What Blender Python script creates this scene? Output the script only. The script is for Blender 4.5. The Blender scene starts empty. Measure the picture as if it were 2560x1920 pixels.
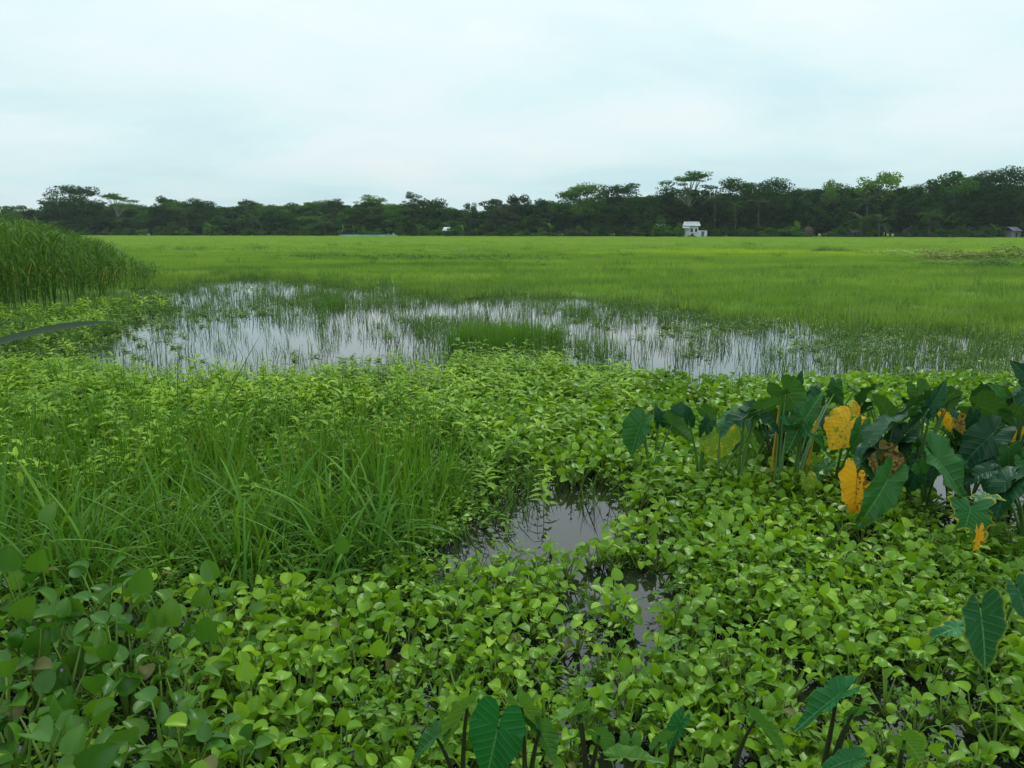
import bpy, math, random
import numpy as np
from mathutils import Matrix, Vector
R = math.radians
rng = np.random.default_rng(7)
random.seed(7)
sc = bpy.context.scene
C = sc.collection

# ------------------------------------------------------------------ camera
CAM_H = 1.8
PITCH = 11.05
FPX = 788.0            # focal length in pixels of a 1024 wide picture
cd = bpy.data.cameras.new('camera')
cam = bpy.data.objects.new('camera', cd); C.objects.link(cam)
cam.location = (0, 0, CAM_H)
cam.rotation_euler = (R(90 - PITCH), 0, 0)
cd.sensor_width = 36; cd.lens = 36 * FPX / 1024
cd.clip_start = 0.05; cd.clip_end = 6000
cd.dof.use_dof = False
sc.camera = cam

# ------------------------------------------------------------------ world
SUN_EL, SUN_AZ = 58, 25
w = bpy.data.worlds.new('World'); sc.world = w; w.use_nodes = True
nt = w.node_tree; N = nt.nodes; L = nt.links; N.clear()
out = N.new('ShaderNodeOutputWorld'); bg = N.new('ShaderNodeBackground')
L.new(bg.outputs[0], out.inputs[0])
sky = N.new('ShaderNodeTexSky'); sky.sky_type = 'NISHITA'; sky.sun_disc = False
sky.sun_elevation = R(SUN_EL); sky.sun_rotation = R(SUN_AZ)
sky.air_density = 1.0; sky.dust_density = 2.0
tc = N.new('ShaderNodeTexCoord')
sep = N.new('ShaderNodeSeparateXYZ'); L.new(tc.outputs['Generated'], sep.inputs[0])
def math_(op, a, b=None, clamp=False, nt_=None):
    nt2 = nt_ or nt
    n = nt2.nodes.new('ShaderNodeMath'); n.operation = op; n.use_clamp = clamp
    for i, s in enumerate((a, b)):
        if s is None: continue
        if isinstance(s, (int, float)): n.inputs[i].default_value = s
        else: nt2.links.new(s, n.inputs[i])
    return n.outputs[0]
def ramp_(fac, stops, nt_, interp='LINEAR'):
    n = nt_.nodes.new('ShaderNodeValToRGB'); cr = n.color_ramp; cr.interpolation = interp
    while len(cr.elements) < len(stops): cr.elements.new(0.5)
    for e, (p, c) in zip(cr.elements, stops):
        e.position = p; e.color = (*c, 1) if len(c) == 3 else c
    if fac is not None: nt_.links.new(fac, n.inputs[0])
    return n.outputs[0]
def mixc(fac, a, b, nt_, blend='MIX'):
    n = nt_.nodes.new('ShaderNodeMix'); n.data_type = 'RGBA'; n.blend_type = blend
    for s, i in ((fac, 0), (a, 6), (b, 7)):
        if isinstance(s, (int, float)): n.inputs[i].default_value = s
        elif isinstance(s, tuple): n.inputs[i].default_value = (*s, 1)
        else: nt_.links.new(s, n.inputs[i])
    return n.outputs[2]
# direction onto a cloud deck: (x, y) / (z + k)
zc = math_('MAXIMUM', sep.outputs[2], 0.0)
den = math_('ADD', zc, 0.13)
cx = math_('DIVIDE', sep.outputs[0], den); cy = math_('DIVIDE', sep.outputs[1], den)
comb = N.new('ShaderNodeCombineXYZ'); L.new(cx, comb.inputs[0]); L.new(cy, comb.inputs[1])
def wnoise(scale, detail, rough, off, sy=1.0):
    m = N.new('ShaderNodeMapping'); m.inputs['Location'].default_value = off; m.inputs['Scale'].default_value = (1, sy, 1)
    L.new(comb.outputs[0], m.inputs[0])
    n = N.new('ShaderNodeTexNoise'); n.inputs['Scale'].default_value = scale
    n.inputs['Detail'].default_value = detail; n.inputs['Roughness'].default_value = rough
    n.inputs['Distortion'].default_value = 0.4
    L.new(m.outputs[0], n.inputs['Vector']); return n.outputs[0]
n1 = wnoise(0.55, 5, 0.5, (3.1, 1.2, 0), 1.0)
n2 = wnoise(1.3, 6, 0.55, (8.1, 4.2, 0), 1.0)
cov = math_('ADD', math_('MULTIPLY', n1, 0.65), math_('MULTIPLY', n2, 0.35))
# overcast deck, brighter overhead than at the horizon
cloud = ramp_(cov, [(0.34, (0.72, 0.93, 0.98)), (0.46, (0.82, 0.965, 0.98)), (0.56, (0.91, 0.985, 0.99)), (0.68, (1.0, 1.0, 0.99))], nt)
grad = ramp_(zc, [(0.0, (0.73, 0.83, 0.85)), (0.10, (0.87, 0.95, 0.965)), (0.28, (1.0, 1.04, 1.05)), (1.0, (1.28, 1.35, 1.36))], nt)
cl = mixc(1.0, cloud, grad, nt, 'MULTIPLY')
skys = mixc(1.0, sky.outputs[0], (0.10, 0.10, 0.10), nt, 'MULTIPLY')
thin = ramp_(n1, [(0.36, (0.88, 0.88, 0.88)), (0.5, (0.98, 0.98, 0.98))], nt)
col = mixc(thin, skys, cl, nt)
# the colour is built above in picture units; 10 * 0.1 keeps the background strength at 0.1
c10 = mixc(1.0, col, (10, 10, 10), nt, 'MULTIPLY')
L.new(c10, bg.inputs[0]); bg.inputs[1].default_value = 0.1

sd = bpy.data.lights.new('sun', 'SUN'); sd.energy = 1.5; sd.angle = R(14); sd.color = (1, 0.97, 0.92)
sun = bpy.data.objects.new('sun', sd); C.objects.link(sun)
az = R(SUN_AZ); el = R(SUN_EL)
sdir = Vector((math.sin(az) * math.cos(el), math.cos(az) * math.cos(el), math.sin(el)))
sun.rotation_euler = sdir.to_track_quat('Z', 'Y').to_euler()

vs = sc.view_settings
sc.display_settings.display_device = 'sRGB'
vs.view_transform = 'Standard'; vs.look = 'None'; vs.exposure = 0.0; vs.gamma = 1.0; vs.use_curve_mapping = False
sc.cycles.max_bounces = 5; sc.cycles.diffuse_bounces = 2; sc.cycles.glossy_bounces = 2
sc.cycles.transmission_bounces = 3; sc.cycles.transparent_max_bounces = 4; sc.cycles.volume_bounces = 0
sc.cycles.caustics_reflective = False; sc.cycles.caustics_refractive = False
sc.cycles.use_adaptive_sampling = True
sc.cycles.sample_clamp_indirect = 4

# ------------------------------------------------------------------ layout helpers (places on the ground, laid out like a surveyor)
cp, sp = math.cos(R(PITCH)), math.sin(R(PITCH))
def project(x, y, z):
    """world -> position in the 2560 wide picture (numpy arrays)"""
    dz = z - CAM_H
    f = y * cp - dz * sp
    up = y * sp + dz * cp
    f = np.maximum(f, 0.05)
    return (512 + FPX * x / f) * 2.5, (384 - FPX * up / f) * 2.5
def spot(u, v, z=0.0):
    """the point at height z seen at (u, v)"""
    a = (u / 2.5 - 512) / FPX; b = (384 - v / 2.5) / FPX
    d = np.array([a, cp + b * sp, -sp + b * cp])
    t = (z - CAM_H) / d[2]
    p = d * t
    return Vector((p[0], p[1], z))
def spot_d(u, v, D):
    """the point at ground distance y = D seen at (u, v)"""
    a = (u / 2.5 - 512) / FPX; b = (384 - v / 2.5) / FPX
    d = np.array([a, cp + b * sp, -sp + b * cp])
    p = d * (D / d[1])
    return Vector((p[0], p[1], CAM_H + p[2]))

def vnoise(x, y, scale, seed=0):
    """cheap smooth value noise 0..1 on arrays"""
    x = np.asarray(x) * scale + seed * 17.3; y = np.asarray(y) * scale + seed * 9.1
    xi = np.floor(x); yi = np.floor(y); fx = x - xi; fy = y - yi
    fx = fx * fx * (3 - 2 * fx); fy = fy * fy * (3 - 2 * fy)
    def h(a, b):
        s = np.sin(a * 127.1 + b * 311.7 + seed * 74.7) * 43758.5453
        return s - np.floor(s)
    return (h(xi, yi) * (1 - fx) + h(xi + 1, yi) * fx) * (1 - fy) + (h(xi, yi + 1) * (1 - fx) + h(xi + 1, yi + 1) * fx) * fy
def fnoise(x, y, scale, seed=0):
    return (vnoise(x, y, scale, seed) + 0.5 * vnoise(x, y, scale * 2.1, seed + 1) + 0.25 * vnoise(x, y, scale * 4.3, seed + 2)) / 1.75
def inpoly(u, v, poly):
    poly = np.array(poly, float); n = len(poly)
    ins = np.zeros(u.shape, bool); j = n - 1
    for i in range(n):
        xi, yi = poly[i]; xj, yj = poly[j]
        c = ((yi > v) != (yj > v)) & (u < (xj - xi) * (v - yi) / (yj - yi + 1e-9) + xi)
        ins ^= c; j = i
    return ins
def gauss(u, v, cu, cv, ru, rv):
    return np.exp(-(((u - cu) / ru) ** 2 + ((v - cv) / rv) ** 2))

# ------------------------------------------------------------------ mesh builder, quads only
class MB:
    def __init__(s): s.V = []; s.F = []; s.M = []; s.T = []; s.U = []; s.n = 0
    def add(s, v, f, mat=0, tint=None, uv=None):
        v = np.asarray(v, float).reshape(-1, 3); f = np.asarray(f, int).reshape(-1, 4)
        s.V.append(v); s.F.append(f + s.n); s.M.append(np.full(len(f), mat)) if np.isscalar(mat) else s.M.append(mat)
        if tint is None: tint = random.random()
        s.T.append(np.full(len(v), tint) if np.isscalar(tint) else np.asarray(tint))
        s.U.append(np.zeros((len(v), 3)) if uv is None else np.asarray(uv, float).reshape(-1, 3))
        s.n += len(v)
    def mesh(s, name, mats, smooth=True):
        me = bpy.data.meshes.new(name)
        V = np.concatenate(s.V); F = np.concatenate(s.F); M = np.concatenate(s.M)
        me.vertices.add(len(V)); me.vertices.foreach_set('co', V.astype(np.float32).ravel())
        me.loops.add(len(F) * 4); me.loops.foreach_set('vertex_index', F.astype(np.int32).ravel())
        me.polygons.add(len(F)); me.polygons.foreach_set('loop_start', np.arange(0, len(F) * 4, 4, dtype=np.int32))
        me.polygons.foreach_set('material_index', M.astype(np.int32))
        me.polygons.foreach_set('use_smooth', np.full(len(F), smooth))
        for m in (mats if isinstance(mats, (list, tuple)) else [mats]): me.materials.append(m)
        me.update(calc_edges=True)
        a = me.attributes.new('tint', 'FLOAT', 'POINT'); a.data.foreach_set('value', np.concatenate(s.T).astype(np.float32))
        a = me.attributes.new('luv', 'FLOAT_VECTOR', 'POINT'); a.data.foreach_set('vector', np.concatenate(s.U).astype(np.float32).ravel())
        return me
def gridf(r, c, close=False):
    """faces of an (r x c) vertex grid"""
    f = []
    for i in range(r - 1):
        for j in range(c if close else c - 1):
            k = (j + 1) % c
            f.append((i * c + j, i * c + k, (i + 1) * c + k, (i + 1) * c + j))
    return np.array(f)
_gc = {}
def gf(r, c, close=False):
    k = (r, c, close)
    if k not in _gc: _gc[k] = gridf(r, c, close)
    return _gc[k]
def unit(v):
    v = np.asarray(v, float); n = np.linalg.norm(v); return v / (n if n > 1e-9 else 1)
def frame(d, nrm):
    d = unit(d); nrm = np.asarray(nrm, float); x = np.cross(d, nrm)
    if np.linalg.norm(x) < 1e-5: x = np.cross(d, (0.3, 0.9, 0.1))
    x = unit(x); n = np.cross(x, d); return x, d, n
def tube(mb, pts, rad, k=4, mat=0, tint=None):
    pts = np.asarray(pts, float); n = len(pts)
    rad = np.full(n, rad) if np.isscalar(rad) else np.asarray(rad)
    tan = np.gradient(pts, axis=0)
    V = []
    for i in range(n):
        x, d, nn = frame(tan[i], (0.13, 0.31, 0.94) if abs(unit(tan[i])[2]) < 0.95 else (1, 0.1, 0))
        for j in range(k):
            a = 2 * math.pi * j / k
            V.append(pts[i] + rad[i] * (math.cos(a) * x + math.sin(a) * nn))
    mb.add(V, gf(n, k, True), mat, tint)
def bez(a, b, c, n):
    t = np.linspace(0, 1, n)[:, None]; a, b, c = map(lambda q: np.asarray(q, float), (a, b, c))
    return (1 - t) ** 2 * a + 2 * t * (1 - t) * b + t * t * c
def blade(mb, base, az, lean, length, width, bend, seg=4, mat=0, tint=None, twist=0.0):
    """a grass blade: rises at angle lean from vertical and bends over"""
    ang = lean; p = np.array(base, float); V = []
    h = np.array([math.cos(az), math.sin(az), 0]); side = np.array([-math.sin(az), math.cos(az), 0.0])
    for i in range(seg + 1):
        t = i / seg
        wv = width * (0.55 + 0.9 * t) * (1 - t) ** 0.6 * 1.1 if t < 1 else width * 0.04
        tw = twist * t; d = math.sin(ang) * h + math.cos(ang) * np.array([0, 0, 1.0])
        nn = np.cross(d, side); s_ = math.cos(tw) * side + math.sin(tw) * nn
        V += [p - s_ * wv / 2, p + s_ * wv / 2]
        p = p + d * length / seg; ang += bend / seg
    mb.add(V, gf(seg + 1, 2), mat, tint)
def leaf(mb, base, d, nrm, Ln, W, cup=0.25, curl=0.3, rows=5, cols=5, shape=0.75, mat=0, tint=None):
    """ovate leaf blade from its base along d, face nrm"""
    x, d, n = frame(d, nrm); V = []; U = []
    for i in range(rows):
        t = i / (rows - 1)
        if shape < 0.8: t = 0.5 - 0.5 * math.cos(math.pi * t)
        ww = W * 0.5 * max(0.12 if i == 0 else 0.04, (math.sin(math.pi * min(1, max(0, t)) ** shape) ** (0.43 if shape < 0.8 else 0.62)) if 0 < i < rows - 1 else 0)
        for j in range(cols):
            s_ = -1 + 2 * j / (cols - 1)
            z = cup * ww * s_ * s_ - curl * Ln * t * t
            V.append(np.asarray(base) + x * (s_ * ww) + d * (t * Ln) * (1 - 0.2 * abs(curl) * t) + n * z)
            U.append((s_, t, 0))
    mb.add(V, gf(rows, cols), mat, tint, U)

# ------------------------------------------------------------------ materials
def newmat(name):
    m = bpy.data.materials.new(name); m.use_nodes = True; m.node_tree.nodes.clear(); return m, m.node_tree
def node(nt_, t, **kw):
    n = nt_.nodes.new(t)
    for k, v in kw.items(): n.inputs[k].default_value = v
    return n
def variation(t, scale=0.6, wr=0.4, wn=0.35, wt=0.25, stretch=(1, 1, 1)):
    oi = node(t, 'ShaderNodeObjectInfo'); at = node(t, 'ShaderNodeAttribute'); at.attribute_name = 'tint'
    geo = node(t, 'ShaderNodeNewGeometry'); mp = node(t, 'ShaderNodeMapping'); mp.inputs['Scale'].default_value = stretch
    t.links.new(geo.outputs['Position'], mp.inputs[0])
    no = node(t, 'ShaderNodeTexNoise', Scale=scale, Detail=4.0, Roughness=0.6); t.links.new(mp.outputs[0], no.inputs['Vector'])
    nn = math_('MULTIPLY', math_('SUBTRACT', no.outputs[0], 0.3, nt_=t), 2.4 * wn, nt_=t)
    a = math_('ADD', math_('MULTIPLY', oi.outputs['Random'], wr, nt_=t), math_('MULTIPLY', at.outputs['Fac'], wt, nt_=t), nt_=t)
    return math_('ADD', a, nn, True, nt_=t), geo
def finish_leaf(t, colr, transl, rough, spec, bump=None, tcol=(1.25, 1.15, 0.55)):
    o = node(t, 'ShaderNodeOutputMaterial'); p = node(t, 'ShaderNodeBsdfPrincipled')
    t.links.new(colr, p.inputs['Base Color']); p.inputs['Roughness'].default_value = rough
    p.inputs['Specular IOR Level'].default_value = spec
    if bump is not None: t.links.new(bump, p.inputs['Normal'])
    if transl > 0:
        tr = node(t, 'ShaderNodeBsdfTranslucent'); t.links.new(mixc(1.0, colr, tcol, t, 'MULTIPLY'), tr.inputs[0])
        mx = node(t, 'ShaderNodeMixShader'); mx.inputs[0].default_value = transl
        t.links.new(p.outputs[0], mx.inputs[1]); t.links.new(tr.outputs[0], mx.inputs[2]); t.links.new(mx.outputs[0], o.inputs[0])
    else: t.links.new(p.outputs[0], o.inputs[0])
def leafmat(name, stops, transl=0.3, rough=0.45, spec=0.4, scale=0.6, wr=0.4, wn=0.35, wt=0.25, stretch=(1, 1, 1), blotch=None):
    m, t = newmat(name); v, geo = variation(t, scale, wr, wn, wt, stretch)
    c = ramp_(v, stops, t)
    if blotch:
        no = node(t, 'ShaderNodeTexNoise', Scale=blotch[1], Detail=3.0); t.links.new(geo.outputs['Position'], no.inputs['Vector'])
        f = ramp_(no.outputs[0], [(blotch[2], (0, 0, 0)), (blotch[2] + 0.08, (blotch[3],) * 3)], t)
        c = mixc(f, c, blotch[0], t)
    finish_leaf(t, c, transl, rough, spec); return m

M_hy = leafmat('hyacinth leaf', [(0.0, (0.05, 0.135, 0.008)), (0.45, (0.14, 0.295, 0.013)), (0.8, (0.26, 0.45, 0.025)), (1.0, (0.43, 0.58, 0.055))],
               0.33, 0.36, 0.38, 0.9, 0.35, 0.3, 0.4, blotch=((0.20, 0.17, 0.05), 9.0, 0.70, 0.5))
M_hyb = leafmat('large hyacinth leaf', [(0.0, (0.025, 0.09, 0.010)), (0.5, (0.055, 0.17, 0.014)), (1.0, (0.13, 0.27, 0.025))], 0.3, 0.36, 0.38, 0.9, 0.35, 0.3, 0.4, blotch=((0.16, 0.13, 0.05), 9.0, 0.68, 0.55))
M_hyold = leafmat('old hyacinth leaf', [(0.0, (0.07, 0.075, 0.02)), (0.6, (0.12, 0.13, 0.03)), (1.0, (0.24, 0.25, 0.05))], 0.25, 0.55, 0.3)
M_pet = leafmat('hyacinth stalk', [(0.0, (0.10, 0.20, 0.03)), (1.0, (0.24, 0.36, 0.06))], 0.1, 0.4, 0.4)
M_grass = leafmat('tall grass', [(0.0, (0.035, 0.105, 0.008)), (0.5, (0.08, 0.205, 0.012)), (1.0, (0.17, 0.33, 0.03))], 0.35, 0.5, 0.22, 0.7)
M_arch = leafmat('arching grass', [(0.0, (0.035, 0.11, 0.010)), (0.5, (0.075, 0.205, 0.016)), (1.0, (0.16, 0.33, 0.045))], 0.33, 0.5, 0.18, 0.7)
M_rush = leafmat('marsh grass', [(0.0, (0.05, 0.11, 0.025)), (0.5, (0.09, 0.19, 0.03)), (1.0, (0.15, 0.27, 0.05))], 0.25, 0.5, 0.3, 0.5)
M_tuft = leafmat('dense marsh tuft', [(0.0, (0.055, 0.16, 0.012)), (1.0, (0.13, 0.29, 0.025))], 0.3, 0.5, 0.3, 0.8)
M_knot = leafmat('knotweed leaf', [(0.0, (0.06, 0.165, 0.010)), (0.5, (0.20, 0.37, 0.014)), (1.0, (0.40, 0.58, 0.035))], 0.36, 0.45, 0.25, 0.8)
M_weed = leafmat('creeping weed', [(0.0, (0.035, 0.10, 0.010)), (0.5, (0.085, 0.20, 0.016)), (1.0, (0.18, 0.32, 0.03))], 0.3, 0.5, 0.15, 1.5)
M_rush_d = leafmat('coarse field grass', [(0.0, (0.05, 0.12, 0.02)), (1.0, (0.12, 0.25, 0.04))], 0.3, 0.6, 0.1, 0.4)
M_float = leafmat('floating weed', [(0.0, (0.08, 0.17, 0.02)), (0.5, (0.16, 0.30, 0.03)), (1.0, (0.28, 0.36, 0.05))], 0.25, 0.45, 0.4, 1.2)
M_reed = leafmat('reed', [(0.0, (0.02, 0.06, 0.008)), (0.5, (0.06, 0.145, 0.014)), (0.85, (0.14, 0.26, 0.025)), (1.0, (0.26, 0.36, 0.05))], 0.3, 0.55, 0.15, 1.6)
M_dry = leafmat('dry reed leaf', [(0.0, (0.35, 0.25, 0.08)), (1.0, (0.5, 0.36, 0.12))], 0.2, 0.6, 0.2)
M_red = leafmat('rusty weed', [(0.0, (0.08, 0.16, 0.02)), (0.6, (0.15, 0.20, 0.03)), (1.0, (0.22, 0.17, 0.04))], 0.25, 0.6, 0.2, 0.9)
M_dweed = leafmat('dark weed', [(0.0, (0.05, 0.14, 0.02)), (1.0, (0.12, 0.27, 0.035))], 0.25, 0.6, 0.1, 0.9)

def fieldmat(name, transl):
    """marsh grass of the open field: broad drifts of lighter and darker growth, one yellow-green strip"""
    m, t = newmat(name); v, geo = variation(t, 0.22, 0.12, 0.60, 0.24, (0.3, 1.0, 1))
    mp2 = node(t, 'ShaderNodeMapping'); mp2.inputs['Scale'].default_value = (0.25, 1.0, 1); t.links.new(geo.outputs['Position'], mp2.inputs[0])
    nf = node(t, 'ShaderNodeTexNoise', Scale=1.1, Detail=5.0, Roughness=0.7); t.links.new(mp2.outputs[0], nf.inputs['Vector'])
    v = math_('ADD', v, math_('MULTIPLY', math_('SUBTRACT', nf.outputs[0], 0.5, nt_=t), 1.5, nt_=t), True, nt_=t)
    c = ramp_(v, [(0.0, (0.085, 0.17, 0.03)), (0.4, (0.18, 0.32, 0.05)), (0.75, (0.28, 0.43, 0.065)), (1.0, (0.42, 0.54, 0.09))], t)
    s = node(t, 'ShaderNodeSeparateXYZ'); t.links.new(geo.outputs['Position'], s.inputs[0])
    far = node(t, 'ShaderNodeMapRange'); t.links.new(s.outputs[1], far.inputs[0])
    for i, q in ((1, 55), (2, 95), (3, 0), (4, 0.45)): far.inputs[i].default_value = q
    c = mixc(far.outputs[0], c, (0.36, 0.52, 0.10), t)
    # strip of yellow-green weed crossing the field on the right, about 55 to 70 m out
    no = node(t, 'ShaderNodeTexNoise', Scale=0.09, Detail=3.0); t.links.new(geo.outputs['Position'], no.inputs['Vector'])
    yy = math_('ADD', s.outputs[1], math_('MULTIPLY', math_('SUBTRACT', no.outputs[0], 0.5, nt_=t), 26.0, nt_=t), nt_=t)
    d = math_('DIVIDE', math_('SUBTRACT', yy, 60.0, nt_=t), 7.0, nt_=t)
    g = math_('EXPONENT', math_('MULTIPLY', math_('MULTIPLY', d, d, nt_=t), -1.0, nt_=t), nt_=t)
    xm = node(t, 'ShaderNodeMapRange'); t.links.new(s.outputs[0], xm.inputs[0])
    for i, q in ((1, 2), (2, 16), (3, 0), (4, 0.6)): xm.inputs[i].default_value = q
    c = mixc(math_('MULTIPLY', g, xm.outputs[0], nt_=t), c, (0.46, 0.62, 0.035), t)
    finish_leaf(t, c, transl, 0.6, 0.1); return m
M_field = fieldmat('field grass', 0.3)
def groundmat():
    m, t = newmat('field ground'); geo = node(t, 'ShaderNodeNewGeometry')
    n1 = node(t, 'ShaderNodeTexNoise', Scale=0.35, Detail=6.0); t.links.new(geo.outputs['Position'], n1.inputs['Vector'])
    c = ramp_(n1.outputs[0], [(0.35, (0.05, 0.10, 0.018)), (0.6, (0.12, 0.22, 0.03))], t)
    n2 = node(t, 'ShaderNodeTexNoise', Scale=6.0, Detail=5.0); t.links.new(geo.outputs['Position'], n2.inputs['Vector'])
    b = node(t, 'ShaderNodeBump', Strength=0.8, Distance=0.1); t.links.new(n2.outputs[0], b.inputs['Height'])
    finish_leaf(t, c, 0, 0.9, 0.1, b.outputs[0]); return m
M_ground = groundmat()
def watermat():
    m, t = newmat('pond water'); geo = node(t, 'ShaderNodeNewGeometry')
    o = node(t, 'ShaderNodeOutputMaterial'); p = node(t, 'ShaderNodeBsdfPrincipled')
    n0 = node(t, 'ShaderNodeTexNoise', Scale=0.8, Detail=3.0); t.links.new(geo.outputs['Position'], n0.inputs['Vector'])
    c = ramp_(n0.outputs[0], [(0.35, (0.006, 0.008, 0.006)), (0.65, (0.016, 0.020, 0.014))], t)
    t.links.new(c, p.inputs['Base Color']); p.inputs['Roughness'].default_value = 0.03
    p.inputs['IOR'].default_value = 1.64
    mp = node(t, 'ShaderNodeMapping'); mp.inputs['Scale'].default_value = (1.0, 1.7, 1)
    t.links.new(geo.outputs['Position'], mp.inputs[0])
    n1 = node(t, 'ShaderNodeTexNoise', Scale=5.0, Detail=3.0, Roughness=0.5); t.links.new(mp.outputs[0], n1.inputs['Vector'])
    b = node(t, 'ShaderNodeBump', Strength=0.05, Distance=0.02); t.links.new(n1.outputs[0], b.inputs['Height'])
    t.links.new(b.outputs[0], p.inputs['Normal']); t.links.new(p.outputs[0], o.inputs[0]); return m
M_water = watermat()

def taromat(name, face, back, vein, edge=None, spots=None, patch=None, drops=False, transl=0.2, rough=0.42):
    """taro blade: pale midrib and side veins, duller pale underside, optional yellow margin / brown spots / green patches"""
    m, t = newmat(name)
    at = node(t, 'ShaderNodeAttribute'); at.attribute_name = 'luv'
    s = node(t, 'ShaderNodeSeparateXYZ'); t.links.new(at.outputs['Vector'], s.inputs[0])
    ax = math_('ABSOLUTE', s.outputs[0], nt_=t); ay = math_('ABSOLUTE', s.outputs[1], nt_=t); rho = s.outputs[2]
    y0 = math_('SUBTRACT', ay, math_('MULTIPLY', ax, 0.62, nt_=t), nt_=t)
    fr = math_('FRACT', math_('MULTIPLY', y0, 6.5, nt_=t), nt_=t)
    side = math_('LESS_THAN', math_('ABSOLUTE', math_('SUBTRACT', fr, 0.5, nt_=t), nt_=t), 0.075, nt_=t)
    soft = math_('SUBTRACT', 1.0, math_('MULTIPLY', math_('ABSOLUTE', math_('SUBTRACT', fr, 0.5, nt_=t), nt_=t), 4.0, nt_=t), True, nt_=t)
    mid = math_('LESS_THAN', ax, 0.014, nt_=t)
    vv = math_('MAXIMUM', math_('MULTIPLY', math_('POWER', soft, 3.0, nt_=t), 0.30, nt_=t), math_('MULTIPLY', mid, 0.8, nt_=t), nt_=t)
    oi = node(t, 'ShaderNodeObjectInfo'); geo = node(t, 'ShaderNodeNewGeometry')
    no = node(t, 'ShaderNodeTexNoise', Scale=9.0, Detail=5.0); t.links.new(geo.outputs['Position'], no.inputs['Vector'])
    v = math_('ADD', math_('MULTIPLY', oi.outputs['Random'], 0.55, nt_=t), math_('MULTIPLY', no.outputs[0], 0.5, nt_=t), nt_=t)
    f = mixc(v, tuple(q * 0.72 for q in face), tuple(q * 1.35 for q in face), t)
    if patch:
        n3 = node(t, 'ShaderNodeTexNoise', Scale=patch[1], Detail=3.0, Distortion=0.6); t.links.new(at.outputs['Vector'], n3.inputs['Vector'])
        k = ramp_(n3.outputs[0], [(patch[2] - 0.05, (0, 0, 0)), (patch[2] + 0.12, (1, 1, 1))], t); f = mixc(k, f, patch[0], t)
    if edge:
        n4 = node(t, 'ShaderNodeTexNoise', Scale=7.0, Detail=3.0); t.links.new(geo.outputs['Position'], n4.inputs['Vector'])
        e = math_('ADD', rho, math_('MULTIPLY', math_('SUBTRACT', n4.outputs[0], 0.5, nt_=t), edge[2], nt_=t), nt_=t)
        k = ramp_(e, [(edge[1] - 0.03, (0, 0, 0)), (edge[1] + 0.09, (0.9, 0.9, 0.9))], t); f = mixc(k, f, edge[0], t)
    f = mixc(vv, f, vein, t)
    if spots:
        n5 = node(t, 'ShaderNodeTexNoise', Scale=46.0, Detail=3.0); t.links.new(geo.outputs['Position'], n5.inputs['Vector'])
        n6 = node(t, 'ShaderNodeTexNoise', Scale=spots[2], Detail=3.0); t.links.new(at.outputs['Vector'], n6.inputs['Vector'])
        q = math_('ADD', math_('MULTIPLY', n5.outputs[0], 0.9, nt_=t), math_('ADD', math_('MULTIPLY', n6.outputs[0], 0.30, nt_=t),
                  math_('MULTIPLY', s.outputs[0], spots[3], nt_=t), nt_=t), nt_=t)
        k = ramp_(q, [(spots[1], (0, 0, 0)), (spots[1] + 0.04, (0.95,) * 3)], t); f = mixc(k, f, spots[0], t)
    fb = mixc(geo.outputs['Backfacing'], f, mixc(vv, back, vein, t) if not (spots or patch or edge) else f, t)
    bp = node(t, 'ShaderNodeBump', Strength=0.42, Distance=0.005); t.links.new(soft, bp.inputs['Height'])
    finish_leaf(t, fb, transl, rough, 0.22, bp.outputs[0]); return m
T_green = taromat('taro blade', (0.026, 0.115, 0.022), (0.05, 0.14, 0.024), (0.10, 0.24, 0.065))
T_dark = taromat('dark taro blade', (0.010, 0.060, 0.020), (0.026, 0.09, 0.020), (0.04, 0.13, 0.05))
T_fresh = taromat('fresh taro blade', (0.014, 0.125, 0.028), (0.065, 0.18, 0.032), (0.09, 0.24, 0.08), transl=0.28)
T_pale = taromat('pale taro blade', (0.09, 0.22, 0.03), (0.09, 0.21, 0.03), (0.20, 0.36, 0.12), transl=0.33)
T_edge = taromat('taro blade with yellow rim', (0.022, 0.12, 0.04), (0.06, 0.17, 0.05), (0.12, 0.28, 0.12), edge=((0.26, 0.34, 0.04), 0.93, 0.30))
T_tat = taromat('tattered taro blade', (0.03, 0.15, 0.045), (0.07, 0.17, 0.05), (0.16, 0.32, 0.12), edge=((0.50, 0.40, 0.03), 0.93, 0.7))
T_yel = taromat('yellow taro blade', (0.68, 0.36, 0.015), (0.60, 0.33, 0.02), (0.55, 0.25, 0.01), spots=((0.20, 0.085, 0.03), 0.665, 2.4, -0.35), transl=0.3, rough=0.5)
T_yelg = taromat('yellow and green taro blade', (0.66, 0.38, 0.015), (0.60, 0.35, 0.02), (0.5, 0.3, 0.02), spots=((0.20, 0.12, 0.03), 0.72, 2.0, -0.12), patch=((0.16, 0.25, 0.03), 3.0, 0.55), transl=0.3, rough=0.5)
T_strip = taromat('green leaf going yellow', (0.17, 0.32, 0.04), (0.17, 0.30, 0.05), (0.55, 0.50, 0.06), patch=((0.55, 0.43, 0.03), 3.2, 0.57), transl=0.3)
T_brown = taromat('withered taro blade', (0.30, 0.20, 0.08), (0.30, 0.22, 0.09), (0.22, 0.12, 0.05), patch=((0.48, 0.40, 0.07), 3.0, 0.50), spots=((0.13, 0.06, 0.035), 0.64, 2.0, 0.15), transl=0.2, rough=0.7)
M_stalk = leafmat('taro stalk', [(0.0, (0.045, 0.12, 0.03)), (1.0, (0.12, 0.22, 0.05))], 0.0, 0.4, 0.4)
M_dstalk = leafmat('dark taro stalk', [(0.0, (0.018, 0.02, 0.012)), (1.0, (0.05, 0.055, 0.03))], 0.0, 0.4, 0.4)
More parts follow.
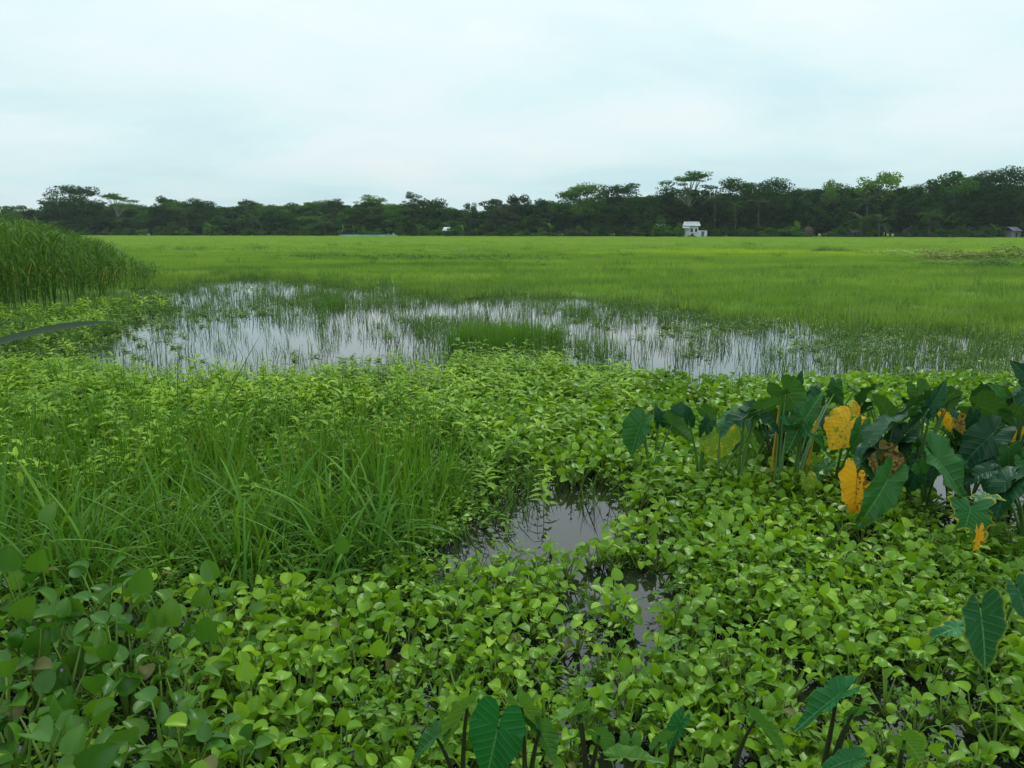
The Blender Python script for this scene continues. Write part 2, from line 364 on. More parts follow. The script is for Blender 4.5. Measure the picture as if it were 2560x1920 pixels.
M_ystalk = leafmat('yellow taro stalk', [(0.0, (0.50, 0.24, 0.02)), (1.0, (0.62, 0.33, 0.04))], 0.0, 0.5, 0.3)

def treemat(name, a, b, c): return leafmat(name, [(0.0, a), (0.5, b), (1.0, c)], 0.25, 0.8, 0.0, 0.09, 0.35, 0.3, 0.4)
TR_dark = treemat('dark foliage', (0.012, 0.038, 0.011), (0.026, 0.072, 0.016), (0.055, 0.125, 0.024))
TR_mid = treemat('mid green foliage', (0.022, 0.068, 0.013), (0.055, 0.135, 0.022), (0.11, 0.22, 0.032))
TR_light = treemat('light green foliage', (0.055, 0.12, 0.02), (0.10, 0.20, 0.03), (0.17, 0.30, 0.045))
TR_grey = treemat('grey green foliage', (0.035, 0.055, 0.035), (0.060, 0.095, 0.052), (0.10, 0.15, 0.08))
def barkmat(name, a, b):
    m, t = newmat(name); geo = node(t, 'ShaderNodeNewGeometry'); mp = node(t, 'ShaderNodeMapping'); mp.inputs['Scale'].default_value = (1, 1, 0.3)
    t.links.new(geo.outputs['Position'], mp.inputs[0])
    n = node(t, 'ShaderNodeTexNoise', Scale=3.0, Detail=5.0); t.links.new(mp.outputs[0], n.inputs['Vector'])
    finish_leaf(t, ramp_(n.outputs[0], [(0.35, a), (0.65, b)], t), 0, 0.9, 0.1); return m
M_bark = barkmat('bark', (0.05, 0.045, 0.035), (0.13, 0.115, 0.09))
M_pbark = barkmat('pale bark', (0.16, 0.16, 0.13), (0.33, 0.32, 0.27))
def plain(name, a, b, scale=2.0, rough=0.7, spec=0.3, stretch=(1, 1, 1), metal=0.0):
    m, t = newmat(name); geo = node(t, 'ShaderNodeNewGeometry'); mp = node(t, 'ShaderNodeMapping'); mp.inputs['Scale'].default_value = stretch
    t.links.new(geo.outputs['Position'], mp.inputs[0])
    n = node(t, 'ShaderNodeTexNoise', Scale=scale, Detail=4.0); t.links.new(mp.outputs[0], n.inputs['Vector'])
    finish_leaf(t, ramp_(n.outputs[0], [(0.35, a), (0.65, b)], t), 0, rough, spec); return m
M_tin = plain('tin roof', (0.42, 0.47, 0.50), (0.62, 0.68, 0.72), 0.8, 0.4, 0.5)
M_wall = plain('painted sheet wall', (0.50, 0.55, 0.58), (0.72, 0.76, 0.78), 1.2, 0.6, 0.3)
M_open = plain('dark opening', (0.015, 0.02, 0.025), (0.04, 0.045, 0.05))
M_rust = plain('weathered roof', (0.10, 0.11, 0.13), (0.20, 0.21, 0.23), 1.0)
M_straw = plain('straw', (0.045, 0.045, 0.03), (0.10, 0.09, 0.06), 4.0, 0.9)
M_blue = plain('blue netting', (0.10, 0.34, 0.42), (0.22, 0.55, 0.62), 0.5)
M_wood = plain('grey wood', (0.10, 0.09, 0.07), (0.22, 0.2, 0.17), 3.0)

# ------------------------------------------------------------------ object helpers
def tag(o, label=None, cat=None, group=None, kind=None):
    if label: o['label'] = label
    if cat: o['category'] = cat
    if group: o['group'] = group
    if kind: o['kind'] = kind
    return o
def obj(name, me, parent=None, link=True):
    o = bpy.data.objects.new(name, me)
    if link: C.objects.link(o)
    if parent: o.parent = parent
    return o
def empty(name, loc, rz=0.0, s=1.0):
    o = bpy.data.objects.new(name, None); C.objects.link(o); o.location = loc; o.rotation_euler = (0, 0, rz)
    o.scale = (s, s, s) if np.isscalar(s) else s; o.empty_display_size = 0.1
    return o
_nsrc = 0
def scatter(name, meshes, P, rot, scl, idx, label=None, cat=None, kind='stuff'):
    """one uncountable mass: copies of a few small meshes set out on points by geometry nodes"""
    global _nsrc; _nsrc += 1
    src = bpy.data.collections.new('source %d' % _nsrc)
    for i, me in enumerate(meshes):
        o = bpy.data.objects.new('source_%02d_%02d' % (_nsrc, i), me); src.objects.link(o)
    me = bpy.data.meshes.new(name); n = len(P)
    me.vertices.add(n); me.vertices.foreach_set('co', np.asarray(P, np.float32).ravel())
    for nm, ty, key, val in (('rot', 'FLOAT_VECTOR', 'vector', rot), ('scl', 'FLOAT_VECTOR', 'vector', scl)):
        a = me.attributes.new(nm, ty, 'POINT'); a.data.foreach_set(key, np.asarray(val, np.float32).ravel())
    a = me.attributes.new('idx', 'INT', 'POINT'); a.data.foreach_set('value', np.asarray(idx, np.int32))
    o = obj(name, me)
    g = bpy.data.node_groups.new('scatter ' + name, 'GeometryNodeTree')
    g.interface.new_socket('Geometry', in_out='INPUT', socket_type='NodeSocketGeometry')
    g.interface.new_socket('Geometry', in_out='OUTPUT', socket_type='NodeSocketGeometry')
    gi = g.nodes.new('NodeGroupInput'); go = g.nodes.new('NodeGroupOutput')
    ci = g.nodes.new('GeometryNodeCollectionInfo'); ci.inputs[0].default_value = src
    ci.inputs['Separate Children'].default_value = True; ci.inputs['Reset Children'].default_value = True
    ip = g.nodes.new('GeometryNodeInstanceOnPoints'); ip.inputs['Pick Instance'].default_value = True
    def na(nm, dt):
        q = g.nodes.new('GeometryNodeInputNamedAttribute'); q.data_type = dt; q.inputs[0].default_value = nm
        return [s for s in q.outputs if s.enabled and s.name == 'Attribute'][0]
    e2r = g.nodes.new('FunctionNodeEulerToRotation')
    g.links.new(na('rot', 'FLOAT_VECTOR'), e2r.inputs[0]); g.links.new(e2r.outputs[0], ip.inputs['Rotation'])
    g.links.new(na('scl', 'FLOAT_VECTOR'), ip.inputs['Scale']); g.links.new(na('idx', 'INT'), ip.inputs['Instance Index'])
    g.links.new(gi.outputs[0], ip.inputs['Points']); g.links.new(ci.outputs[0], ip.inputs['Instance']); g.links.new(ip.outputs[0], go.inputs[0])
    md = o.modifiers.new('scatter', 'NODES'); md.node_group = g
    tag(o, label, cat, None, kind)
    return o
def wedge_points(d0, d1, dens, half=0.72, pad=0.6):
    """random points over the part of the ground in view between distances d0 and d1"""
    n = int(dens * (half * (d1 * d1 - d0 * d0) + 2 * pad * (d1 - d0)))
    y = np.sqrt(rng.random(n) * (d1 * d1 - d0 * d0) + d0 * d0)
    x = (rng.random(n) * 2 - 1) * (half * y + pad)
    return x, y
def place(x, y, s0, s1, nvar, z=0.0, tilt=0.12, sz=None):
    n = len(x)
    P = np.stack([x, y, np.full(n, z) if np.isscalar(z) else z], 1)
    rot = np.stack([rng.normal(0, tilt, n), rng.normal(0, tilt, n), rng.random(n) * 6.283], 1)
    s_ = s0 + (s1 - s0) * rng.random(n)
    if sz is not None: s_ = s_ * sz
    return P, rot, np.stack([s_] * 3, 1), rng.integers(0, nvar, n)

# ------------------------------------------------------------------ zones of the marsh (2560 wide picture coordinates of the plant tops)
def pond_open(x, y):
    """1 in open water, 0 in closed marsh grass; used at water level"""
    u, v = project(x, y, 0.12)
    far = np.interp(u, [-900, 0, 330, 420, 520, 700, 900, 1150, 1400, 1500, 1800, 2200, 2560, 3400],
                       [760, 740, 715, 700, 688, 678, 700, 718, 722, 742, 775, 800, 822, 850])
    far = far + (fnoise(x, y, 0.22, 61) - 0.5) * 46 + (fnoise(x, y, 0.9, 62) - 0.5) * 22
    e = np.clip((v - far) / 14, 0, 1)
    lf = np.clip((u - np.interp(v, [690, 800, 900], [390, 240, 60])) / 60, 0, 1)
    o = 0.50 * e * lf
    for (cu, cv, ru, rv, k) in ((780, 712, 260, 22, .25), (620, 850, 330, 52, .55), (900, 880, 230, 40, .40), (900, 770, 160, 30, .15), (1200, 765, 110, 16, .5),
                                (1290, 780, 160, 16, .3), (1540, 815, 130, 26, .6), (1460, 738, 46, 10, .6), (1760, 895, 190, 36, .5), (1900, 870, 120, 24, .2),
                                (2000, 803, 50, 12, .7), (2170, 833, 70, 11, .8), (2540, 880, 60, 16, .7), (610, 662, 42, 5, 1.0), (1650, 850, 60, 20, .25),
                                (2420, 800, 10, 10, 0), (1700, 770, 60, 10, .3)):
        o += k * gauss(u, v, cu, cv, ru, rv)
    for (cu, cv, ru, rv, k) in ((1230, 842, 110, 26, 1.2), (1350, 840, 60, 22, .4), (820, 735, 60, 16, .7), (1450, 768, 120, 8, .9), (1800, 790, 160, 12, .5), (2250, 860, 200, 34, .45), (2480, 870, 200, 80, .6),
                                (640, 760, 200, 12, .4), (1000, 745, 100, 14, .6), (1080, 800, 120, 14, .5), (1500, 880, 90, 28, .3)):
        o -= k * gauss(u, v, cu, cv, ru, rv)
    o += (fnoise(x, y, 0.9, 3) - 0.5) * 0.9 * (e * lf > 0.02)
    return np.clip(o, 0, 1), e * lf, u, v

# ------------------------------------------------------------------ setting: ground and water
def build_ground():
    nr, na_ = 150, 180
    rad = np.concatenate([[0.3], np.geomspace(0.8, 3500, nr - 1)])
    an = np.linspace(0, 2 * math.pi, na_, endpoint=False)
    X = rad[:, None] * np.sin(an)[None]; Y = rad[:, None] * np.cos(an)[None]
    o, e, u, v = pond_open(X, np.maximum(Y, 0.5))
    lvl = np.where((v < 560) | (rad[:, None] > 200), 0.0, e)
    Z = 0.05 - 0.5 * np.clip(lvl * 2, 0, 1)
    Z = np.where((Y > 0.5) & (Y < 17) & (u > -900) & (u < 3500), np.minimum(Z, -0.3), Z)
    Z = np.where(Y < 0.6, np.clip(0.25 - Y * 0.1, -0.2, 0.6), Z)
    Z += (fnoise(X, Y, 0.15, 5) - 0.5) * 0.05
    mb = MB(); V = np.stack([X, Y, Z], 2).reshape(-1, 3)
    mb.add(V, gf(nr, na_, True)[:, ::-1], 0, 0.5)
    g = obj('ground', mb.mesh('ground', M_ground)); g['kind'] = 'structure'
    mb = MB(); s_ = 90
    xs = np.linspace(-s_, s_, 10); ys = np.linspace(-4, 80, 8); XX, YY = np.meshgrid(xs, ys)
    mb.add(np.stack([XX, YY, np.zeros_like(XX)], 2).reshape(-1, 3), gf(8, 10))
    wt = obj('water', mb.mesh('water', M_water)); wt['kind'] = 'structure'
build_ground()

# ------------------------------------------------------------------ grass patches of the field
def patch_mesh(name, mat, size, nb, h0, h1, wd, seg=2, bend=0.7, lean=0.25):
    mb = MB()
    for _ in range(nb):
        x, y = (rng.random(2) - 0.5) * size
        blade(mb, (x, y, -0.02), rng.random() * 6.28, abs(rng.normal(0, lean)), h0 + (h1 - h0) * rng.random(), wd * (0.7 + 0.6 * rng.random()),
              bend * rng.random(), seg, 0, rng.random())
    return mb.mesh(name, mat)
fld = [patch_mesh('field_patch', M_field, 1.1, 190, 0.09, 0.27, 0.013) for _ in range(5)]
x, y = wedge_points(12, 62, 2.8)
o_, e_, u_, v_ = pond_open(x, y)
k = (rng.random(len(x)) > e_ * 1.0) & (v_ > 520)
k &= ~((u_ < 420) & (y < 25)) & (v_ < 850)
x, y = x[k], y[k]
scatter('field_grass', fld, *place(x, y, 0.75, 1.25, 5, 0.03, 0.05), 'short green marsh grass covering the near half of the flat field', None)
fldf = [patch_mesh('far_field_patch', M_field, 3.2, 150, 0.16, 0.36, 0.045, 2) for _ in range(4)]
x, y = wedge_points(60, 235, 0.24, 0.72)
scatter('far_field_grass', fldf, *place(x, y, 0.8, 1.2, 4, 0.03, 0.03), 'even green grass of the far field reaching the tree line')

x, y = wedge_points(14, 110, 0.10); o_, e_, u_, v_ = pond_open(x, y); k = (e_ < .3) & ~((u_ < 420) & (y < 25)) & (rng.random(len(x)) < np.clip(2.2 * fnoise(x, y * .5, .12, 77) - .6, 0, 1)); x, y = x[k], y[k]
scatter('field_tussocks', [patch_mesh('tussock', M_rush_d, 0.8, 70, 0.2, 0.42, 0.016, 3, 1.2, 0.35) for _ in range(3)] + [patch_mesh('tussock', M_float, 0.9, 60, 0.08, 0.3, 0.03, 2, 1.6, 0.6)], *place(x, y, 0.6, 1.4, 4, 0.02, 0.05), 'darker coarse tussocks and weeds dotted over the field')
# ------------------------------------------------------------------ emergent grass in the pond
def wisp(mat, nb, h0, h1, wd, spread=0.1, leafy=0.0):
    mb = MB()
    for _ in range(nb):
        a = rng.random() * 6.28; r_ = spread * math.sqrt(rng.random())
        b = (r_ * math.cos(a), r_ * math.sin(a), -0.03); hh = h0 + (h1 - h0) * rng.random()
        blade(mb, b, rng.random() * 6.28, abs(rng.normal(0, 0.16)), hh, wd * (0.7 + 0.6 * rng.random()), rng.normal(0.3, 0.5), 4, 0, rng.random())
        if rng.random() < leafy:
            for q in range(3):
                z = hh * (0.3 + 0.2 * q); an = rng.random() * 6.28
                leaf(mb, (b[0], b[1], z), (math.cos(an), math.sin(an), 0.5), (0, 0, 1), 0.05, 0.016, 0.2, 0.3, 3, 2)
    return mb.mesh('wisp', mat)
wisps = [wisp(M_rush, int(rng.integers(6, 14)), 0.10, 0.30, 0.009, 0.12, 0.5 if i % 2 else 0) for i in range(8)]
x, y = wedge_points(8.6, 36, 34)
o_, e_, u_, v_ = pond_open(x, y)
dens = np.where(e_ > 0.02, 0.13 + 1.1 * (1 - o_) ** 1.3, 0.5)
dens *= np.where(u_ < 380, 0.6, 1)
k = (rng.random(len(x)) < dens * np.clip(2.6 * (fnoise(x, y, 1.3, 8) - 0.22), 0.08, 1)) & (v_ > 640)
x, y = x[k], y[k]
scatter('emergent_grass', wisps, *place(x, y, 0.7, 1.4, 8, 0.0, 0.12), 'thin green grass stems standing in the shallow pond water')
# denser darker tufts
tufts = [patch_mesh('tuft', M_tuft, 0.34, 90, 0.22, 0.46, 0.008, 3, 0.4, 0.16) for _ in range(3)]
spots = [(1180, 872), (1215, 876), (1250, 870), (1285, 868), (1315, 865), (1345, 862), (1235, 852), (1275, 850), (1160, 860), (1200, 845), (1300, 845), (1370, 855), (1140, 870),
         (800, 770), (830, 765), (815, 755), (560, 696), (600, 700), (640, 698), (670, 694), (820, 674), (860, 676), (900, 672), (1220, 716), (1260, 714), (1300, 720), (1240, 728),
         (1420, 782), (1450, 786), (1480, 780), (520, 700), (1010, 700), (1060, 705), (960, 704)]
for i, (u, v) in enumerate(spots):
    for q in range(2):
        p = spot(u + rng.normal(0, 12), v + rng.normal(0, 2.5), 0.0)
        t_ = obj('marsh_grass_tuft', tufts[(i + q) % 3]); t_.location = (p.x, p.y, 0); t_.rotation_euler = (0, 0, rng.random() * 6.28)
        s_ = (0.7 + 0.5 * rng.random()) * (1.0 if v > 800 else 0.75); t_.scale = (s_ * 1.3, s_ * 1.3, s_)
        if v > 820: lb, gr = 'dark green dense grass tuft standing in the middle of the pond', 'grass tufts in the middle of the pond'
        else: lb, gr = 'low dark grass tuft on the far side of the pond', 'grass tufts along the far side of the pond'
        tag(t_, lb, 'grass tuft', gr)

# ------------------------------------------------------------------ broad leaved small plants
def hy_leaf_mesh(L_, W_, cup, curl, rows=8, cols=5, old=False, mat=None):
    mb = MB(); leaf(mb, (0, 0, 0), (0, 1, 0), (0, 0, 1), L_, W_, cup, curl, rows, cols, 0.77)
    return mb.mesh('leaf', mat or (M_hyold if old else M_hy))
def petiole_pts(az, lean, length, bend):
    h = np.array([math.cos(az), math.sin(az), 0.0]); p = np.zeros(3); pts = []
    for i in range(5):
        pts.append(p.copy()); a = lean + bend * i / 4
        p = p + length / 4 * (math.sin(a) * h + np.array([0, 0, math.cos(a)]))
    return np.array(pts), h, lean + bend
def hyacinth_spec(nl, pl, tall):
    out_ = []
    a0 = rng.random() * 6.28
    for i in range(nl):
        az_ = a0 + i * 2.4 + rng.normal(0, 0.2)
        inner = i / nl
        lean = 0.65 - 0.55 * inner + rng.normal(0, 0.1)
        ln = pl * (0.65 + 0.5 * inner) * (0.85 + 0.3 * rng.random())
        pts, h, a = petiole_pts(az_, lean, ln, rng.normal(0.15, 0.15))
        b = a + rng.uniform(0.0, 1.15) * (1.0 if rng.random() < 0.8 else -0.7)          # blade tilts outward from the stalk
        d = math.sin(b) * h + math.cos(b) * np.array([0, 0, 1.0]) + rng.normal(0, 0.22, 3)
        n = np.cross(np.cross(d, np.array([0, 0, 1.0])), d); n = unit(n) if np.linalg.norm(n) > 0.05 else -h
        if rng.random() < 0.25: n = -h + rng.normal(0, 0.3, 3)
        out_.append((pts, unit(d), unit(n + rng.normal(0, 0.25, 3)), rng.uniform(0.8, 1.15)))
    return out_
def hyacinth_joined(nl, pl, ll, rad=0.004):
    mb = MB()
    for pts, d, n, s_ in hyacinth_spec(nl, pl, 0):
        tube(mb, pts, [rad * 1.6, rad * 1.3, rad, rad * .8, rad * .6], 3, 1)
        leaf(mb, pts[-1], d, n, ll * s_, ll * s_ * rng.uniform(0.85, 1.05), rng.uniform(0.15, 0.9), rng.uniform(0.0, 0.6), 6, 4, 0.72, 0, rng.random())
    return mb.mesh('hyacinth', [M_hy, M_pet])
def zone_small(u, v, x, y):
    """density of hyacinth by place (u, v measured at leaf-top height)"""
    d = np.zeros(u.shape)
    d = np.where(v > np.interp(u, [-900, 0, 500, 900, 1000, 1400, 3400], [1500, 1490, 1470, 1440, 1370, 1350, 1350]), 1.0, d)
    right = inpoly(u, v, [(1300, 1010), (1350, 900), (1600, 925), (1750, 940), (3400, 930), (3400, 1400), (1450, 1400), (1560, 1250), (1530, 1180), (1230, 1130)])
    d = np.where(right, 1.0, d)
    d = np.where(inpoly(u, v, [(1100, 880), (1200, 860), (1300, 850), (1420, 885), (1500, 915), (1400, 1100), (1180, 1130), (1150, 1000)]), 0.55, d)
    # open water
    for (cu, cv, ru, rv, k) in ((1420, 1290, 130, 62, 1.3), (1250, 1300, 140, 60, 1.3), (1585, 1425, 100, 36, 1.7), (1480, 1395, 70, 28, 1.1), (1330, 1240, 200, 40, 1.0), (1660, 1455, 70, 22, 1.2),
                                (1660, 1500, 70, 20, .9), (870, 1690, 90, 35, .6), (640, 1700, 70, 40, .5), (330, 1800, 60, 50, .5), (1900, 1550, 60, 22, .6)):
        d -= k * gauss(u, v, cu, cv, ru, rv)
    d -= 0.9 * inpoly(u, v, [(940, 1230), (1180, 1190), (1570, 1190), (1545, 1290), (1470, 1345), (1330, 1375), (1150, 1400), (1020, 1340)]) + 0.9 * gauss(u, v, 2170, 1330, 90, 45)
    d -= 1.0 * inpoly(u, v, [(2290, 1100), (3400, 1080), (3400, 1330), (2330, 1310)])
    return np.clip(d, 0, 1)
def thin_out(x, y, r):
    """drop points nearer than r to an earlier one (simple grid)"""
    cell = {}; keep = []
    for i in range(len(x)):
        cxi, cyi = int(math.floor(x[i] / r)), int(math.floor(y[i] / r)); ok = True
        for a in (-1, 0, 1):
            for b in (-1, 0, 1):
                j = cell.get((cxi + a, cyi + b))
                if j is not None and (x[i] - x[j]) ** 2 + (y[i] - y[j]) ** 2 < r * r: ok = False
        if ok: cell[(cxi, cyi)] = i; keep.append(i)
    return np.array(keep)
x, y = wedge_points(1.5, 9.6, 260, 0.70, 0.35)
u_, v_ = project(x, y, 0.15)
d = zone_small(u_, v_, x, y)
k = rng.random(len(x)) < d * np.clip(2.2 * fnoise(x, y, 2.6, 11) - 0.35, 0.05, 1); x, y = x[k], y[k]
k = thin_out(x, y, 0.050); x, y = x[k], y[k]
u_, v_ = project(x, y, 0.15)
big = np.clip((1 - (u_ + 100) / 1000) * np.clip((v_ - 1380) / 120, 0, 1), 0, 1)
keepbig = rng.random(len(x)) < (1 - 0.70 * np.clip(big * 1.6, 0, 1)); x, y, u_, v_, big = [q[keepbig] for q in (x, y, u_, v_, big)]
dist = np.sqrt(x * x + y * y)
vis = (u_ > -60) & (u_ < 2620) & (v_ < 1990)
size = np.where(vis, (1 + 1.2 * big) / dist, 0)
order = np.argsort(-size); near = np.zeros(len(x), bool); near[order[:290]] = True
# the 290 nearest: every plant a thing, every leaf a part
HL = [hy_leaf_mesh(1, rng.uniform(0.85, 1.05), rng.uniform(0.2, 1.0), rng.uniform(0.0, 0.7)) for _ in range(10)]
HB = [hy_leaf_mesh(1, rng.uniform(0.8, 1.0), rng.uniform(0.2, 0.9), rng.uniform(0.0, 0.6), mat=M_hyb) for _ in range(10)]
HO = [hy_leaf_mesh(1, 0.95, 0.5, rng.uniform(0.2, 0.8), old=True) for _ in range(2)]
def hyacinth_thing(x0, y0, pl, ll, nl, label, group):
    spec = hyacinth_spec(nl, pl, 0)
    root = empty('water_hyacinth', (x0, y0, -0.01)); tag(root, label, 'water hyacinth', group)
    mb = MB(); rr = 0.0035 + 0.012 * pl
    for pts, d_, n_, s_ in spec: tube(mb, pts, [rr * 1.3, rr * 1.2, rr, rr * .7, rr * .5], 4, 0, rng.random())
    obj('stalks', mb.mesh('stalks', M_pet), root)
    for i, (pts, d_, n_, s_) in enumerate(spec):
        old = rng.random() < 0.02 + 0.02 * (pl > .22)
        lf = obj('leaf', HO[rng.integers(0, 2)] if old else (HB if pl > 0.22 else HL)[rng.integers(0, 10)], root)
        X_, D_, N_ = frame(d_, n_); q = ll * s_
        lf.matrix_local = Matrix(((X_[0] * q, D_[0] * q, N_[0] * q, pts[-1][0]), (X_[1] * q, D_[1] * q, N_[1] * q, pts[-1][1]), (X_[2] * q, D_[2] * q, N_[2] * q, pts[-1][2]), (0, 0, 0, 1)))
        if old: lf['label'] = 'browning old leaf'
    return root
for i in np.where(near)[0]:
    b = big[i]
    pl = 0.12 + 0.20 * b + 0.04 * rng.random(); ll = 0.041 + 0.048 * b + 0.014 * rng.random() ** 2
    U_, V_ = u_[i], v_[i]
    if b > 0.45: lb, gr = ('tall large-leaved water hyacinth in the lower left corner below the long grass', 'tall hyacinths in the lower left corner') if V_ < 1620 else ('large-leaved water hyacinth at the bottom left, in front of the tallest ones', 'large hyacinths at the bottom left edge')
    elif U_ < 560: lb, gr = 'mid-sized hyacinth between the large ones of the left corner and the small carpet', 'mid-sized hyacinths at the lower left'
    elif U_ < 1000: lb, gr = 'small hyacinth in the patchy weedy carpet left of the pale taro leaf', 'small hyacinths of the patchy carpet left of the taro'
    elif U_ < 1760: lb, gr = ('small hyacinth low among the foreground taro leaves at the bottom centre', 'small hyacinths among the bottom centre taro leaves') if V_ > 1700 else ('small pale hyacinth above the bottom centre taro leaves, toward the dark water gap', 'small hyacinths above the bottom centre taro leaves')
    elif U_ < 2260: lb, gr = ('small round-leaved hyacinth around the blue-green winged taro leaf at bottom right', 'small hyacinths around the winged taro leaf') if V_ > 1700 else ('small round-leaved hyacinth above the blue-green winged taro leaf', 'small hyacinths above the winged taro leaf')
    else: lb, gr = 'hyacinth in the lower right corner around and below the arrow-shaped taro leaf', 'hyacinths around the arrow-shaped taro leaf'
    hyacinth_thing(x[i], y[i], pl, ll, int(6 + 3 * rng.random()), lb, gr)
hv = [hyacinth_joined(int(7 + 3 * rng.random()), 0.13, 0.049) for _ in range(8)]
r_ = ~near
xx, yy = x[r_], y[r_]
sz = np.where(big[r_] > 0.3, 1 + big[r_], 1.0) * np.where(yy > 5, 1.15, 1.0)
scatter('water_hyacinth_carpet', hv, *place(xx, yy, 0.8, 1.25, 8, -0.01, 0.1, sz), 'carpet of small water hyacinths spreading back to the open pond')

# hand-placed tall leaves of the corner (leaf seen at u, v; height z; size)
for (u, v, z, q, face) in ((28, 1400, 0.42, .115, 0), (105, 1400, 0.42, .105, 0), (350, 1455, 0.40, .11, .3), (535, 1425, 0.38, .095, -.3), (505, 1493, 0.34, .085, 0), (425, 1535, 0.33, .115, 0),
                        (524, 1575, 0.30, .105, 0), (95, 1605, 0.30, .11, .3), (120, 1285, 0.45, .10, 0), (855, 1365, 0.32, .085, 0), (245, 1775, 0.22, .10, .5), (220, 1900, 0.3, .12, .9),
                        (60, 1520, .33, .11, .6), (190, 1520, .32, .10, -.5), (780, 1580, .2, .07, .2), (760, 1755, .18, .065, .3), (945, 1620, .18, .07, .1), (920, 1510, .18, .065, 0)):
    p = spot(u, v, z); base = Vector((p.x + rng.normal(0, 0.02), p.y + 0.03, 0))
    root = empty('water_hyacinth', base)
    tag(root, 'tall hyacinth lifting one broad upright leaf at the lower left', 'water hyacinth', 'hyacinths with a raised leaf at the lower left')
    tip = np.array((p.x - base.x, p.y - base.y, z - q * 0.45))
    mb = MB(); tube(mb, bez((0, 0, 0), (0, 0, z * 0.5), tip, 6), [.007, .008, .006, .005, .004, .003], 5); obj('stalk', mb.mesh('stalk', M_pet), root)
    lf = obj('leaf', (HB if z > .25 else HL)[rng.integers(0, 10)], root); d_ = unit((face * 0.6 + rng.normal(0, 0.1), -0.1 + rng.normal(0, 0.1), 1)); n_ = unit((rng.normal(0, 0.2), -1, 0.5))
    X_, D_, N_ = frame(d_, n_)
    lf.matrix_local = Matrix(((X_[0] * q, D_[0] * q, N_[0] * q, tip[0]), (X_[1] * q, D_[1] * q, N_[1] * q, tip[1]), (X_[2] * q, D_[2] * q, N_[2] * q, tip[2]), (0, 0, 0, 1)))

# small creeping weed that fills between the hyacinths in front and at the edge of the gaps
def creeper(nl, h, ll, mat=M_weed):
    mb = MB()
    for s_ in range(5):
        a = rng.random() * 6.28; ln = 0.05 + 0.09 * rng.random()
        e = np.array([ln * math.cos(a), ln * math.sin(a), h * rng.random()]); pts = bez((0, 0, 0), e * (0.5, 0.5, 1.2), e, 4)
        tube(mb, pts, 0.0016, 3)
        for q in range(nl):
            t = rng.random(); p = pts[int(t * 3)] + rng.normal(0, 0.012, 3); b = rng.random() * 6.28
            leaf(mb, p, (math.cos(b), math.sin(b), rng.normal(0.35, 0.3)), (rng.normal(0, .3), rng.normal(0, .3), 1), ll * rng.uniform(.7, 1.3), ll * 0.55, .2, .2, 3, 3)
    return mb.mesh('creeper', mat)
crp = [creeper(7, 0.12, 0.030) for _ in range(4)]
crf = [creeper(9, 0.03, 0.035, M_float) for _ in range(4)]
x, y = wedge_points(1.6, 9.5, 95, 0.70, 0.3)
u_, v_ = project(x, y, 0.05)
den = np.zeros(len(x))
den += np.where(v_ > 1380, 0.75, 0) + 1.3 * inpoly(u_, v_, [(-600, 1300), (-600, 960), (700, 960), (1250, 960), (1400, 1150), (1180, 1330), (1000, 1380), (600, 1460)])
den += 0.7 * inpoly(u_, v_, [(2200, 1250), (3300, 1200), (3300, 1560), (2300, 1500)])
den -= 1.1 * gauss(u_, v_, 1440, 1300, 130, 60) + 0.6 * gauss(u_, v_, 1250, 1300, 120, 60) + 1.2 * gauss(u_, v_, 1560, 1440, 90, 40) + gauss(u_, v_, 1650, 1500, 80, 25)
k = rng.random(len(x)) < den * (0.4 + 0.9 * fnoise(x, y, 3, 21)); x, y = x[k], y[k]
crp += [creeper(6, 0.10, 0.036, M_hy) for _ in range(3)]
scatter('creeping_weed', crp, *place(x, y, 0.8, 1.5, 7, 0.01, 0.15), 'small leafy creeping weed filling the gaps between the larger plants')
# floating yellow-green weed in the pond
x, y = wedge_points(9, 34, 14)
o_, e_, u_, v_ = pond_open(x, y)
den = 0.05 + sum(k * gauss(u_, v_, a, b, c, d) for a, b, c, d, k in ((1850, 805, 220, 14, .8), (1620, 775, 90, 10, .8), (1100, 790, 110, 9, .8), (1690, 812, 60, 10, 1), (700, 745, 110, 8, .6), (560, 770, 110, 14, .6),
        (1450, 790, 60, 7, .8), (2300, 850, 220, 24, .8), (2000, 880, 160, 40, .4), (290, 790, 160, 14, 1.2), (60, 830, 260, 40, 1.3), (370, 700, 120, 14, .4), (1440, 860, 110, 30, .4), (950, 860, 40, 10, .8), (370, 875, 30, 6, .8), (2450, 900, 160, 30, .9),
        (1250, 690, 260, 8, .5), (2150, 815, 200, 8, .6), (1450, 705, 300, 8, .3)))
den *= np.clip(0.2 + 1.6 * (fnoise(x, y, 1.4, 31) - 0.25), 0.1, 1.3)
k = rng.random(len(x)) < den; x, y = x[k], y[k]
scatter('floating_weed', crf, *place(x, y, 0.9, 1.7, 4, 0.01, 0.05), 'yellow-green floating weed lying in patches on the pond')

